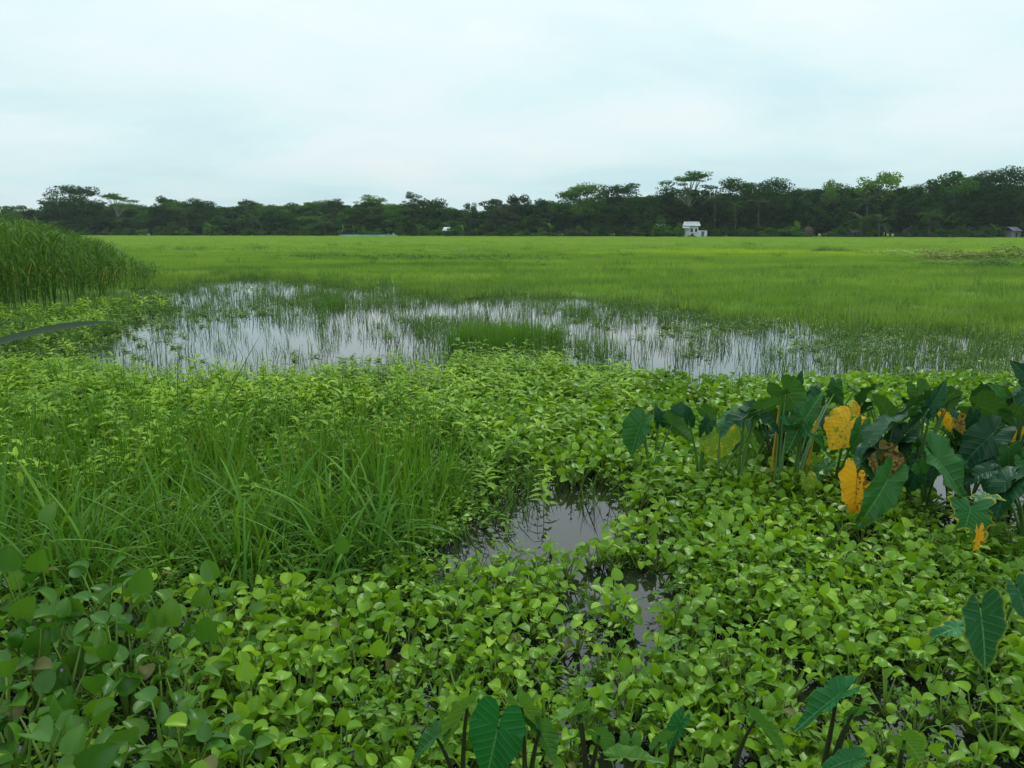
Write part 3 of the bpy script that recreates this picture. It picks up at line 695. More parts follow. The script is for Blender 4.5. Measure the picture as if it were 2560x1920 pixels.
# ------------------------------------------------------------------ knotweed: upright stems with narrow leaves
def knotweed(h, nl, ll, lw, lean=0.15):
    mb = MB(); a = rng.random() * 6.28; top = np.array([lean * h * math.cos(a), lean * h * math.sin(a), h])
    pts = bez((0, 0, 0), (0, 0, h * 0.6), top, 6); tube(mb, pts, [.004, .0038, .0034, .003, .0025, .002], 3, 1)
    for i in range(nl):
        t = 0.25 + 0.75 * i / (nl - 1); k_ = t * 5; i0 = min(4, int(k_)); p = pts[i0] + (pts[i0 + 1] - pts[i0]) * (k_ - i0)
        b = i * 2.2 + rng.normal(0, 0.3); up = 0.25 + 0.9 * max(0, t - 0.6) + rng.normal(0, 0.15); s_ = (1 - 0.35 * max(0, t - 0.8) / 0.2) * rng.uniform(0.8, 1.15)
        leaf(mb, p, (math.cos(b), math.sin(b), up), (0, 0, 1), ll * s_, lw * s_, 0.35, rng.uniform(0.15, 0.5), 5, 3, 0.85, 0, rng.random())
    return mb.mesh('knotweed', [M_knot, M_pet])
kn = [knotweed(0.17 + 0.03 * i, 12, 0.115, 0.034) for i in range(6)]
kp = [(-700, 1150), (-700, 870), (0, 893), (160, 880), (350, 915), (600, 912), (800, 905), (950, 905), (1103, 885), (1180, 862), (1300, 848), (1420, 885), (1500, 915), (1650, 925), (1560, 1010), (1320, 1140), (1150, 1060), (900, 1080), (300, 1100)]
x, y = wedge_points(4.6, 10.5, 200, 0.72, 0.3)
u_, v_ = project(x, y, 0.27)
k = inpoly(u_, v_, kp); dens = np.where(k, np.where(u_ > 1300, 0.35, 0.75) * np.interp(v_, [960, 1060], [1, .35]), 0.0)
dens = np.maximum(dens, 0.10 * inpoly(u_, v_, [(-600, 1100), (300, 1080), (1100, 1050), (1400, 1120), (1330, 1230), (1000, 1250), (300, 1200), (-600, 1200)]))
k = rng.random(len(x)) < dens * np.clip(2.4 * fnoise(x, y, 1.8, 41) - 0.45, 0.05, 1); x, y = x[k], y[k]
k = thin_out(x, y, 0.055); x, y = x[k], y[k]
dist = np.hypot(x, y); order = np.argsort(dist); near = np.zeros(len(x), bool); near[order[:240]] = True
for i in np.where(near)[0]:
    o = obj('knotweed', kn[rng.integers(0, 6)]); o.location = (x[i], y[i], 0); o.rotation_euler = (rng.normal(0, .1), rng.normal(0, .1), rng.random() * 6.28); s_ = rng.uniform(0.85, 1.2); o.scale = (s_,) * 3
    tag(o, 'upright narrow-leaved knotweed stem on the near side of the leafy belt', 'knotweed', 'knotweed stems nearest the camera')
scatter('knotweed_belt', kn, *place(x[~near], y[~near], 0.8, 1.2, 6, 0.0, 0.1), 'belt of bright leafy knotweed along the near shore of the pond')
# a few taller shoots that stand out
tallk = [knotweed(0.42, 14, 0.12, 0.026, 0.1), knotweed(0.38, 12, 0.12, 0.024, 0.25)]
for i, (u, v, lb) in enumerate(((1622, 1135, 'leftmost'), (1665, 1155, 'second'), (1722, 1165, 'third'), (445, 875, 'a'), (335, 890, 'a'), (555, 890, 'a'), (660, 895, 'a'), (230, 900, 'a'), (720, 990, 'b'), (830, 1095, 'b'), (140, 890, 'a'), (480, 893, 'a'))):
    z = 0.40 if lb != 'a' else 0.36
    p = spot(u, v, z); o = obj('knotweed', tallk[i % 2]); o.location = (p.x, p.y, 0); o.rotation_euler = (0, 0, rng.random() * 6.28); s_ = z / 0.40; o.scale = (s_,) * 3
    if lb == 'a': tag(o, 'tall knotweed shoot outlined against the bright pond water on the left', 'knotweed', 'knotweed shoots against the pond')
    elif lb == 'b': tag(o, 'pale knotweed shoot rising out of the tall grass', 'knotweed', 'knotweed shoots in the tall grass')
    else: tag(o, '%s of three knotweed shoots below the left end of the dark taro row' % lb, 'knotweed', 'three knotweed shoots below the taro row')
# leafy sprigs standing in the near gap of open water
for i, (u, v) in enumerate(((1265, 1285), (1375, 1350))):
    p = spot(u, v, 0.10); o = obj('knotweed', kn[i]); o.scale = (.6, .6, .6); o.location = (p.x, p.y, -0.02); o.rotation_euler = (0, 0, i); tag(o, 'short leafy sprig standing in the small dark water gap', 'knotweed', 'sprigs in the water gap')

# ------------------------------------------------------------------ tall grass on the left
M_pale = leafmat('dead grass', [(0.0, (0.16, 0.18, 0.04)), (1.0, (0.34, 0.32, 0.08))], 0.2, 0.6, 0.1)
def grass_tuft(nb, h0, h1, wd, spread, mat, bend=(0.3, 1.2), lean=0.2, seg=6):
    mb = MB()
    for _ in range(nb):
        a = rng.random() * 6.28; r_ = spread * rng.random() ** 0.6
        blade(mb, (r_ * math.cos(a), r_ * math.sin(a), -0.02), a + rng.normal(0, 0.8), abs(rng.normal(0, lean)) + r_ * 0.6, rng.uniform(h0, h1), wd * rng.uniform(0.6, 1.3),
              rng.uniform(*bend), seg, int(rng.random() < 0.012), rng.random(), rng.normal(0, 0.6))
    return mb.mesh('tuft', [mat, M_pale])
tg = [grass_tuft(12, 0.18, 0.50, 0.015, 0.08, M_grass, (0.0, 1.5), 0.2) for _ in range(5)]
ta = [grass_tuft(14, 0.30, 0.80, 0.021, 0.13, M_arch, (0.4, 2.5), 0.34, 8) for _ in range(4)]
x, y = wedge_points(3.6, 8.5, 60, 0.72, 0.3)
u_, v_ = project(x, y, 0.35)
den = 0.30 * inpoly(u_, v_, [(-600, 980), (-600, 900), (500, 925), (900, 940), (1080, 1000), (900, 1010)]) + 0.70 * inpoly(u_, v_, [(-600, 1450), (-600, 960), (300, 985), (900, 1010), (1080, 1050), (1100, 1180), (1020, 1280), (850, 1300), (700, 1380), (200, 1420)])
den += 0.25 * inpoly(u_, v_, [(900, 980), (1260, 980), (1260, 1120), (1080, 1160)])
k = rng.random(len(x)) < den; x, y = x[k], y[k]
scatter('tall_grass', tg, *place(x, y, 0.7, 1.15, 5, 0.0, 0.08), 'tall green grass growing thickly on the left between hyacinths and knotweed')
# arching clump: each tuft a thing
for i in range(46):
    u = rng.uniform(-80, 930); v = 1225 + rng.normal(0, 50) + 20 * math.sin(u / 160); z = 0.42
    p = spot(u, v, z); o = obj('grass_tuft', ta[i % 4]); o.location = (p.x, p.y, 0); o.rotation_euler = (0, 0, rng.random() * 6.28); s_ = rng.uniform(0.75, 1.1); o.scale = (s_,) * 3
    tag(o, 'arching tuft of long pale grass in the swathe on the left above the tall hyacinths', 'grass tuft', 'arching grass tufts on the left')
for i in range(8):
    u = rng.uniform(820, 960); v = rng.uniform(1200, 1290)
    p = spot(u, v, 0.38); o = obj('grass_tuft', ta[i % 4]); o.location = (p.x, p.y, 0); o.rotation_euler = (0, 0, rng.random() * 6.28)
    tag(o, 'arching grass tuft at the right end of the swathe, beside the water gap', 'grass tuft', 'grass tufts beside the water gap')
ts = [grass_tuft(15, 0.28, 0.72, 0.013, 0.09, M_grass, (-0.2, 0.8), 0.13) for _ in range(5)]
for i in range(34):
    u = rng.normal(975, 85); z = 0.0; v = rng.normal(1245, 40) - max(0, u - 1060) * .4
    p = spot(u, v, 0); o = obj('grass_tuft', ts[i % 5]); o.location = (p.x, p.y, 0); o.rotation_euler = (0, 0, rng.random() * 6.28); s_ = rng.uniform(0.7, 1.05); o.scale = (s_,) * 3
    tag(o, 'stiff upright grass tuft left of the small dark water gap', 'grass tuft', 'stiff upright tufts left of the water gap')
for i in range(24):
    u = rng.uniform(-100, 820); v = rng.uniform(1180, 1300)
    p = spot(u, v, 0); o = obj('grass_tuft', ts[i % 5]); o.location = (p.x, p.y, 0); o.rotation_euler = (0, 0, rng.random() * 6.28); s_ = rng.uniform(0.7, 1.0); o.scale = (s_,) * 3
    tag(o, 'upright dark grass tuft among the knotweed on the far left', 'grass tuft', 'upright tufts on the left')
# sedge stems in the water gap
x, y = wedge_points(4.0, 6.2, 60, 0.72, 0.3); u_, v_ = project(x, y, 0.0)
den = 0.5 * inpoly(u_, v_, [(900, 1200), (1560, 1180), (1560, 1260), (1250, 1330), (1150, 1420), (900, 1440)])
k = rng.random(len(x)) < den; x, y = x[k], y[k]
scatter('gap_sedge', wisps, *place(x, y, 0.6, 1.1, 8, 0.0, 0.2), 'thin sedge stems standing in the small dark water gap')
# long single blades
mb = MB(); A = spot_d(-60, 872, 2.0); B = spot_d(150, 800, 2.0); D_ = spot_d(300, 806, 2.0)
def ribbon(mb, pts, wd, up=(0, -0.5, 1)):
    pts = np.asarray(pts, float); tan = np.gradient(pts, axis=0); n = len(pts); V = []
    for i in range(n):
        s_ = unit(np.cross(tan[i], up)); q = wd[i] / 2; V += [pts[i] - s_ * q, pts[i] - np.array([0, 0, q * .35]), pts[i] + s_ * q]
    mb.add(V, gf(n, 3))
root = Vector((A.x - 0.5, A.y, 0))
P = np.concatenate([bez(root, Vector((A.x - 0.3, A.y, A.z - 0.05)), A, 6)[:-1], bez(A, B, D_, 8)])
ribbon(mb, P - np.array(root), np.interp(np.arange(len(P)), [0, 6, 9, 12], [.012, .02, .02, .001]), (0, -0.9, 0.6))
M_dkb = leafmat('dark grass blade', [(0.0, (0.012, 0.035, 0.010)), (1.0, (0.03, 0.07, 0.02))], 0.1, 0.35, 0.4)
o = obj('long_grass', mb.mesh('blade', M_dkb)); o.location = root; tag(o, 'long dark grass blade reaching in from the left edge over the pond', 'grass')
mb = MB(); a = spot(520, 1085, 0.1); b = spot_d(655, 830, a.y + 0.1); bl = bez((0, 0, 0), (b - a) * 0.55 + Vector((-.02, 0, 0)), b - a, 7); ribbon(mb, bl, [.006, .009, .01, .009, .007, .005, .001], (0, -1, 0.2))
o = obj('long_grass', mb.mesh('blade', M_reed)); o.location = a; tag(o, 'single thin blade slanting up against the bright pond', 'grass')
mb = MB(); a = spot(445, 1150, 0.0); b = spot_d(444, 870, a.y); bl = bez((0, 0, 0), (b - a) * 0.5, b - a, 7); ribbon(mb, bl, [.012, .013, .013, .012, .01, .007, .001], (0, -1, 0.1))
o = obj('long_grass', mb.mesh('blade', M_grass)); o.location = a; tag(o, 'upright broad grass blade crossing the knotweed belt on the left', 'grass')

# ------------------------------------------------------------------ reed bed on the left
def reed(h, nl, ll, dry=False):
    mb = MB(); a = rng.random() * 6.28; top = np.array([0.06 * math.cos(a), 0.06 * math.sin(a), h]); pts = bez((0, 0, 0), (0, 0, h * .6), top, 5)
    tube(mb, pts, [.009, .008, .007, .005, .003], 3)
    for i in range(nl):
        t = 0.18 + 0.8 * i / nl; p = pts[min(4, int(t * 4))] * (1 - (t * 4 % 1)) + pts[min(4, int(t * 4) + 1)] * (t * 4 % 1)
        blade(mb, p, i * 2.7 + rng.normal(0, 0.4), rng.uniform(0.2, 0.6), ll * rng.uniform(.7, 1.2), 0.034 * rng.uniform(.6, 1.3), rng.uniform(0.4, 2.2), 5, 1 if (dry and i == 2) else 0, rng.random(), rng.normal(0, .6))
    return mb.mesh('reed', [M_reed, M_dry])
rv = [reed(1.9, 12, 0.62, i == 0) for i in range(6)]
rx, ry = [], []
poly = [(-900, 812), (0, 800), (120, 790), (240, 770), (340, 735), (405, 705), (380, 672), (330, 655), (-900, 650)]
x, y = wedge_points(13.5, 33, 9, 1.0, 0.5); u_, v_ = project(x, y, 0.0)
k = inpoly(u_, v_, poly) & (rng.random(len(x)) < np.interp(u_, [-900, 250, 400], [1, 1, 0.45])); x, y, u_ = x[k], y[k], u_[k]
vt = np.interp(u_, [-900, 0, 100, 200, 280, 340, 400], [505, 530, 540, 572, 598, 632, 690])
ht = np.clip(CAM_H - (vt / 2.5 - 228) / 803 * y, 0.7, 2.9) * rng.uniform(0.78, 1.03, len(x))
frontness = np.where(u_ > -60, y, 99); order = np.argsort(frontness); near = np.zeros(len(x), bool); near[order[:280]] = True
for i in np.where(near)[0]:
    o = obj('reed', rv[rng.integers(0, 6)]); o.location = (x[i], y[i], 0); s_ = ht[i] / 2.1; o.rotation_euler = (rng.normal(0, .06), rng.normal(0, .06), rng.random() * 6.28); o.scale = (max(.8, s_), max(.8, s_), s_)
    tag(o, 'tall leafy reed in the front of the reed bed left of the pond', 'reed', 'reeds in the front of the reed bed')
P, ro, sc_, ix = place(x[~near], y[~near], 1, 1, 6, 0, 0.06); sc_[:, 2] = ht[~near] / 2.1; sc_[:, 0] = sc_[:, 1] = np.maximum(.8, sc_[:, 2])
scatter('reed_bed', rv, P, ro, sc_, ix, 'dense tall reed bed filling the left edge behind its front reeds')
# weed fringe at the reed feet
x, y = wedge_points(11, 20, 26, 0.72, 0.3); u_, v_ = project(x, y, 0.1)
k = inpoly(u_, v_, [(-600, 900), (-600, 780), (150, 775), (330, 735), (420, 690), (440, 760), (300, 810), (180, 880), (60, 905)]) & (rng.random(len(x)) < 0.8); x, y = x[k], y[k]
scatter('shore_weed', [creeper(6, .10, .05, M_float), creeper(6, .14, .055, M_weed), kn[0], wisps[1]], *place(x, y, 1.0, 1.8, 4, 0, 0.1), 'low leafy weed along the foot of the reed bed')

# ------------------------------------------------------------------ taro
TH = [0, .10, .3, .6, 1.0, 1.57, 2.1, 2.5, 2.75, 2.95, 3.06, 3.1416]
TRr = [1, .90, .77, .66, .58, .52, .55, .60, .56, .40, .22, .10]
def taro_mesh(name, mat, Ln, wid=1.0, fold=0.35, droop=0.25, wave=0.03, lobe=0.3, rag=0.0, na_=45, nr=8, lob2=1.0):
    """arrow-shaped blade; stalk joins at the origin, tip along +y, face +z"""
    th = np.linspace(-math.pi + 0.02, math.pi - 0.02, na_); r = np.interp(np.abs(th), TH, TRr)
    ph = rng.random() * 6.28
    r = r * np.where(th < -1.7, lob2, 1.0)
    r = r * (1 + 0.02 * np.sin(9 * th + ph) + rag * (vnoise(th * 3, th * 0, 1.7, 5 + int(ph * 10)) - 0.5))
    rho = np.linspace(0.0, 1, nr); V = []; U = []
    for q in rho:
        X_ = q * r * np.sin(th) * wid; Y_ = q * r * np.cos(th)
        Z_ = fold * np.abs(X_) - droop * np.maximum(Y_, 0) ** 2 - lobe * np.maximum(-Y_, 0) ** 2 * 1.5 - fold * 0.9 * X_ ** 2
        Z_ = Z_ + wave * np.sin(7 * th + ph) * q ** 3 + wave * 0.6 * np.sin(15 * th + 2 * ph) * q ** 4
        Z_ = Z_ + 0.004 * np.cos((np.abs(Y_) - 0.62 * np.abs(X_)) * 6.5 * 2 * math.pi) * q
        V.append(np.stack([X_, Y_, Z_], 1)); U.append(np.stack([X_, Y_, np.full(na_, q)], 1))
    mb = MB(); mb.add(np.concatenate(V) * Ln, gf(nr, na_), 0, 0.5, np.concatenate(U)); return mb.mesh(name, mat)
def taro_plant(label, base, leaves, group=None, name='taro_plant'):
    """leaves: (attach uvz, tip uvz or None, normal, material, width, fold, droop, stalk material, extra dict)"""
    root = empty(name, base); tag(root, label, 'taro', group); bw = Vector(base)
    for lf in leaves:
        at, tip, nrm, mat, wid, fold, droop, smat = lf[:8]; ex = lf[8] if len(lf) > 8 else {}
        Pa = at if isinstance(at, Vector) else spot(*at); dD = ex.get('dy', 0.0)
        if isinstance(tip, Vector): Pt = tip
        else: Pt = spot_d(tip[0], tip[1], Pa.y + dD)
        d_ = np.array(Pt - Pa); Ln = np.linalg.norm(d_) * .95; X_, Y_, Z_ = frame(d_, np.asarray(nrm) + rng.normal(0, .08, 3))
        me = taro_mesh('leaf', mat, Ln, wid * .88, fold * 1.25, droop, ex.get('wave', 0.045), ex.get('lobe', 0.3), ex.get('rag', 0.10), lob2=ex.get('lob2', 1.0))
        o = obj('leaf', me, root); q = Pa - bw
        o.matrix_local = Matrix(((X_[0], Y_[0], Z_[0], q.x), (X_[1], Y_[1], Z_[1], q.y), (X_[2], Y_[2], Z_[2], q.z), (0, 0, 0, 1)))
        if 'label' in ex: o['label'] = ex['label']
        if smat is not None:
            mb = MB(); s0 = np.array((rng.normal(0, 0.015), rng.normal(0, 0.015), 0)); mid = np.array((q.x * 0.35, q.y * 0.35, q.z * 0.65))
            tube(mb, bez(s0, mid, np.array(q), 8), np.linspace(0.011, 0.0045, 8) * ex.get('sr', 1.0), 6); obj('stalk', mb.mesh('stalk', smat), root)
    return root
BK = (0.1, 0.75, 0.55)       # blade turned away: its underside shows
BKl = (-0.5, 0.6, 0.6); BKr = (0.6, 0.6, 0.5)
FR = (0.0, -0.75, 0.6)       # blade faces the camera
FL = (-0.5, -0.6, 0.5); FRr = (0.5, -0.6, 0.5); UPn = (0, -0.25, 1)
def below(u, v, z, dx=0.0, dy=0.1):
    p = spot(u, v, z); return Vector((p.x + dx, p.y + dy, 0))
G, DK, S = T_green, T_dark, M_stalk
taro_plant('leftmost taro of the dark row, with a drooping blue-green leaf', below(1640, 1070, .50), [
    ((1600, 1066, .50), (1572, 1144), FL, G, 1.0, .7, .1, S), ((1606, 1050, .52), (1625, 1092), BKl, T_green, .9, .4, .3, S),
    ((1648, 1052, .52), (1640, 1010), FR, DK, .9, .5, .2, S), ((1680, 1062, .5), (1740, 1100), BK, G, .8, .5, .3, S), ((1690, 1040, .55), (1706, 1000), FR, DK, 1, .5, .2, S)])
taro_plant('small-leaved taro second from the left of the dark row', below(1766, 1040, .55), [
    ((1764, 1030, .58), (1795, 1066), BK, T_green, .9, .3, .2, S), ((1768, 1062, .5), (1748, 1100), FR, DK, .9, .4, .3, S), ((1720, 1050, .5), (1712, 1004), FR, DK, .8, .5, .2, S)])
taro_plant('taro with a long dark folded leaf spreading both ways', below(1862, 1050, .58), [
    ((1862, 1042, .62), (1785, 1082), (-.3, -.2, 1), DK, .8, .6, .3, S, {'dy': -.05}), ((1890, 1035, .62), (1966, 1080), (.2, -.5, .9), DK, .7, .5, .25, S),
    ((1900, 1030, .64), (1965, 988), BK, G, .9, .4, .2, S)])
taro_plant('taro with a leaf striped yellow and green held low', below(1800, 1130, .34), [
    ((1800, 1095, .40), (1812, 1152), (0, -.5, .9), T_strip, 2.2, .1, .2, S, {'lobe': .2, 'wave': .04, 'label': 'green leaf with yellow stripes'}),
    ((1868, 1098, .42), (1905, 1150), FRr, T_pale, .45, .9, .2, S), ((1862, 1120, .3), (1866, 1044), (0, -1, .1), T_pale, .12, .2, .1, None)])
taro_plant('tallest taro at the middle of the row with a pale fan-like leaf', below(1970, 1010, .70), [
    ((1964, 978, .74), (2012, 1040), BK, T_green, 1.15, .2, .3, S, {'lobe': .1}), ((1950, 990, .72), (1905, 1020), BKl, T_green, .9, .3, .3, S), ((1990, 960, .72), (2010, 925), FRr, DK, .9, .4, .2, S)])
taro_plant('taro with a blue-green leaf hanging point down right of the yellow stalk', below(2010, 1060, .55), [
    ((2010, 1050, .58), (1962, 1136), FL, T_green, .8, .5, .1, S), ((2014, 1045, .6), (2060, 975), FR, T_green, .6, .4, .1, S), ((2008, 1078, .5), (2112, 1152), (.3, -.4, .9), T_fresh, .33, .5, .2, S),
    ((2045, 1000, .66), (2030, 960), FR, DK, .9, .4, .3, S), ((2085, 985, .66), (2110, 1015), BK, DK, 1., .4, .2, S), ((2085, 970, .68), (2072, 1022), FR, T_green, .8, .4, .2, S)])
# yellow stalks whose leaves have gone
for (u0, v0, u1, v1, z, lb) in ((1934, 1132, 1950, 1000, .32, 'left of the two yellow leafless taro stalks standing in the row'), (2030, 1084, 2058, 988, .42, 'right of the two yellow leafless taro stalks standing in the row')):
    a = spot(u0, v0, z); b = spot_d(u1, v1, a.y); a0 = Vector((a.x - .02, a.y, 0)); mb = MB(); q = np.array(b - a0)
    tube(mb, bez((0, 0, 0), np.array(a - a0) * 1.0, q, 8), np.linspace(.011, .004, 8), 6); o = obj('taro_stalk', mb.mesh('stalk', M_ystalk)); o.location = a0; tag(o, lb, 'plant stalk')
taro_plant('taro with an upper yellow and green mottled fan-shaped leaf', below(2115, 1085, .48), [
    ((2118, 1062, .54), (2072, 1128), FL, T_yelg, 1.5, .15, .1, S, {'lobe': .2, 'wave': .05, 'label': 'yellow leaf mottled green'}), ((2135, 1020, .6), (2150, 1050), FR, T_yelg, 1., .3, .1, None),
    ((2150, 1075, .54), (2128, 1142), FR, G, .7, .5, .1, S)])
taro_plant('taro with a broad dark leaf slanting across the row, right of the yellow fan', below(2230, 1070, .58), [
    ((2235, 1058, .62), (2130, 1120), (-.2, .3, 1), T_dark, .9, .4, .3, S, {'dy': -.12}), ((2275, 1020, .66), (2195, 1075), BKl, T_dark, 1., .3, .3, S, {'dy': -.1}), ((2219, 1034, .62), (2178, 972), BKr, T_green, .75, .4, .1, S),
    ((2230, 1110, .48), (2120, 1132), (0, .2, 1), DK, .6, .4, .3, S, {'dy': -.2}), ((2250, 1100, .5), (2190, 1170), FL, T_dark, .8, .4, .2, S)])
taro_plant('big taro right of centre with dark upright leaf and pale eared leaf', below(2330, 1040, .62), [
    ((2300, 984, .72), (2330, 1050), BK, T_green, .8, .2, .2, S, {'lobe': -.2}), ((2330, 1010, .70), (2372, 944), FR, DK, .6, .5, .2, S), ((2370, 1004, .70), (2310, 1050), BKl, T_green, 1., .3, .3, S),
    ((2375, 1008, .68), (2405, 975), BKr, G, .9, .3, .2, S), ((2310, 1040, .6), (2262, 1075), (-.2, -.1, 1), T_green, 1.1, .5, .2, S), ((2360, 1040, .56), (2378, 1078), BK, T_yelg, .7, .4, .2, S, {'label': 'yellowing folded leaf'}),
    ((2400, 1060, .5), (2430, 1110), BK, T_brown, 1.2, .4, .3, S, {'rag': .5, 'label': 'brown dead leaf'})])
taro_plant('taro with a broad pale-backed leaf near the right edge of the photo', below(2453, 1030, .62), [
    ((2453, 1018, .66), (2540, 1045), BKr, T_green, 1.1, .25, .35, S, {'lobe': .1}), ((2490, 985, .68), (2535, 1020), BKr, T_green, 1.1, .3, .2, S), ((2430, 1040, .6), (2418, 1080), FR, DK, 1., .4, .2, S),
    ((2540, 1030, .64), (2600, 1060), BKr, G, 1., .3, .3, S), ((2520, 1075, .5), (2462, 1060), UPn, T_green, .5, .6, .3, S)])
taro_plant('tall dark taro cut by the right edge of the photo', below(2580, 960, .85), [
    ((2575, 950, .92), (2532, 900), FL, DK, .9, .4, .3, S), ((2570, 985, .86), (2535, 1012), FL, DK, .9, .4, .3, S), ((2500, 990, .7), (2478, 955), FR, G, .8, .5, .3, S), ((2600, 1000, .8), (2650, 1060), FR, DK, 1, .4, .3, S)])
taro_plant('taro holding a dark wide leaf sideways above the shaded stalks', below(2470, 1110, .48), [
    ((2474, 1092, .52), (2384, 1176), FL, T_dark, .85, .35, .25, S), ((2410, 1165, .4), (2448, 1210), UPn, DK, 1, .4, .3, S), ((2470, 1180, .38), (2400, 1205), UPn, DK, .8, .4, .3, S)])
taro_plant('taro with a wavy-edged leaf facing the camera at the right edge', below(2522, 1140, .44), [
    ((2522, 1132, .48), (2524, 1188), FR, T_green, 1.5, .35, .1, S, {'lobe': .05}), ((2565, 1160, .44), (2600, 1230), FR, G, 1, .4, .2, S), ((2560, 1085, .5), (2520, 1110), FR, T_yelg, .9, .4, .2, S, {'rag': .4, 'label': 'ragged yellow leaf'})])
taro_plant('taro whose wet blue-green leaf with torn brown tip hangs lower right', below(2350, 1180, .34), [
    ((2350, 1158, .50), (2446, 1275), (.2, -.6, .8), T_green, .80, .35, .2, S, {'lobe': .0}), ((2300, 1165, .48), (2318, 1188), FL, T_green, 1.6, .4, .2, S), ((2290, 1180, .36), (2270, 1240), FR, DK, .9, .4, .2, S),
    ((2425, 1276, .38), (2408, 1345), FR, T_tat, 1.5, .2, .1, S, {'rag': .7, 'wave': .06, 'label': 'tattered leaf with bright yellow edge'}), ((2460, 1245, .40), (2515, 1240), UPn, T_tat, .8, .3, .2, S, {'rag': .4}),
    ((2446, 1335, .32), (2440, 1385), FR, T_yel, .6, .5, .2, None, {'rag': .5, 'label': 'shrivelled yellow leaf tip'})])
taro_plant('taro with the big bright yellow brown-spotted leaf', below(2160, 1240, .22, .05, .12), [
    ((2142, 1202, .35), (2136, 1306), (-.25, -.9, .25), T_yel, .80, .12, .05, S, {'lobe': .0, 'rag': .30, 'wave': .05, 'lob2': .55, 'label': 'bright yellow dying leaf with brown spots'}),
    ((2212, 1212, .36), (2138, 1340), (.45, -.6, .6), T_green, .60, .3, .1, S, {'lobe': .1, 'dy': -.06})])
taro_plant('taro with a curled brown and olive withered leaf', below(2225, 1170, .3, 0, .15), [
    ((2210, 1140, .44), (2258, 1210), BKr, T_brown, .8, .8, .4, S, {'rag': .2, 'label': 'withered brown curled leaf'}), ((2180, 1155, .4), (2195, 1190), FR, T_brown, .6, .5, .3, None, {'rag': .4}),
    ((2320, 1140, .42), (2290, 1175), BKl, DK, .8, .4, .3, S)])
taro_plant('small taro leaf going pale among hyacinths left of the yellow leaf', below(2020, 1215, .2), [((2020, 1200, .24), (2030, 1240), FR, T_strip, 1.2, .3, .1, S)])
# more leaves and stalks behind, in the shade of the row
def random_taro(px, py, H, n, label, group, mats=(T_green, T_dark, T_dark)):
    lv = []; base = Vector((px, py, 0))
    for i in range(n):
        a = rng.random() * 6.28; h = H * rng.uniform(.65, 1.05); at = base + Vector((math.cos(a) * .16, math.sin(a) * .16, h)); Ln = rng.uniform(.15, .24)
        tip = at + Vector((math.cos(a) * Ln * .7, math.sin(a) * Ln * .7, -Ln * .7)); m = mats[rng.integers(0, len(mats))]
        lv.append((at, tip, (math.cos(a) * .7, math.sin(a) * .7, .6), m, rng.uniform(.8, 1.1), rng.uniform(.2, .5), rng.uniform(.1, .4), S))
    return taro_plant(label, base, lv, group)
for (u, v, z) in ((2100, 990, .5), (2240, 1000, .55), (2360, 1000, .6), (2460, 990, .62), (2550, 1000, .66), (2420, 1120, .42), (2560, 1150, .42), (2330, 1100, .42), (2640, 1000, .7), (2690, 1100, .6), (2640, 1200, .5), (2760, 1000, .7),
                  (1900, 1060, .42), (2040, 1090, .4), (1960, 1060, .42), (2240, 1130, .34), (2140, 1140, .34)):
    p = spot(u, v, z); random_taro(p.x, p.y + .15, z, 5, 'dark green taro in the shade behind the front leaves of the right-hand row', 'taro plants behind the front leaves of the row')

DS = M_dstalk
taro_plant('big fresh green taro leaf facing the camera at the bottom centre', below(1262, 1850, .38), [
    ((1246, 1815, .40), (1212, 1955), (-.05, -.75, .65), T_fresh, .98, .2, .1, DS, {'lobe': -.1, 'rag': .02, 'wave': .03})])
taro_plant('yellow-green taro leaf left of the big fresh leaf at the bottom', below(1140, 1850, .33), [
    ((1168, 1770, .42), (1095, 1868), (-.35, .55, .75), T_pale, .95, .4, .2, DS), ((1090, 1842, .33), (1014, 1908), (-.3, -.3, .9), T_green, .6, .5, .2, DS)])
taro_plant('pale-backed double-eared taro leaf right of the big fresh leaf', below(1320, 1830, .36), [
    ((1304, 1768, .43), (1360, 1830), BK, T_pale, 1.1, .2, .2, DS, {'lobe': -.5}), ((1350, 1826, .37), (1396, 1905), BK, T_fresh, .8, .35, .2, DS)])
taro_plant('taro leaf like a wing on a dark stalk at the bottom centre right', below(1475, 1860, .3), [
    ((1447, 1786, .38), (1370, 1795), (-.1, .5, .8), T_pale, .8, .5, .2, DS, {'dy': -.05}), ((1452, 1783, .38), (1475, 1740), (.4, .6, .6), T_pale, .8, .3, .1, DS)])
taro_plant('broad taro leaf low in front of the small hyacinths, second from the pale curled leaf', below(1500, 1850, .28), [((1498, 1838, .32), (1540, 1885), BK, T_fresh, 1.1, .2, .3, DS)])
taro_plant('two-eared taro leaf above the pale curled leaf at the bottom', below(1580, 1870, .30), [((1577, 1852, .33), (1575, 1890), BK, T_fresh, 1.5, .2, .2, DS, {'lobe': -.6}), ((1650, 1855, .3), (1690, 1815), (.3, .5, .7), T_fresh, .9, .2, .2, DS)])
taro_plant('pale curled taro leaf lying flat at the bottom edge', below(1590, 1920, .26), [((1560, 1895, .30), (1668, 1903), (.1, -.1, 1), T_pale, .5, .8, .1, DS)])
taro_plant('taro on a dark stalk with one wing pointing down right, right of bottom centre', below(1872, 1880, .26, -.03), [
    ((1888, 1802, .38), (1972, 1870), (.3, .6, .6), T_fresh, .7, .25, .2, DS, {'lobe': -.4})])
taro_plant('taro with a blue-green wing-like leaf catching light at the bottom right', below(2110, 1860, .28), [
    ((2092, 1742, .42), (1975, 1826), (-.35, -.35, .9), T_fresh, .5, .7, .15, DS), ((2132, 1785, .38), (2180, 1762), BKr, T_fresh, .8, .25, .2, DS), ((2128, 1788, .38), (2098, 1822), BKl, T_fresh, .8, .25, .2, DS)])
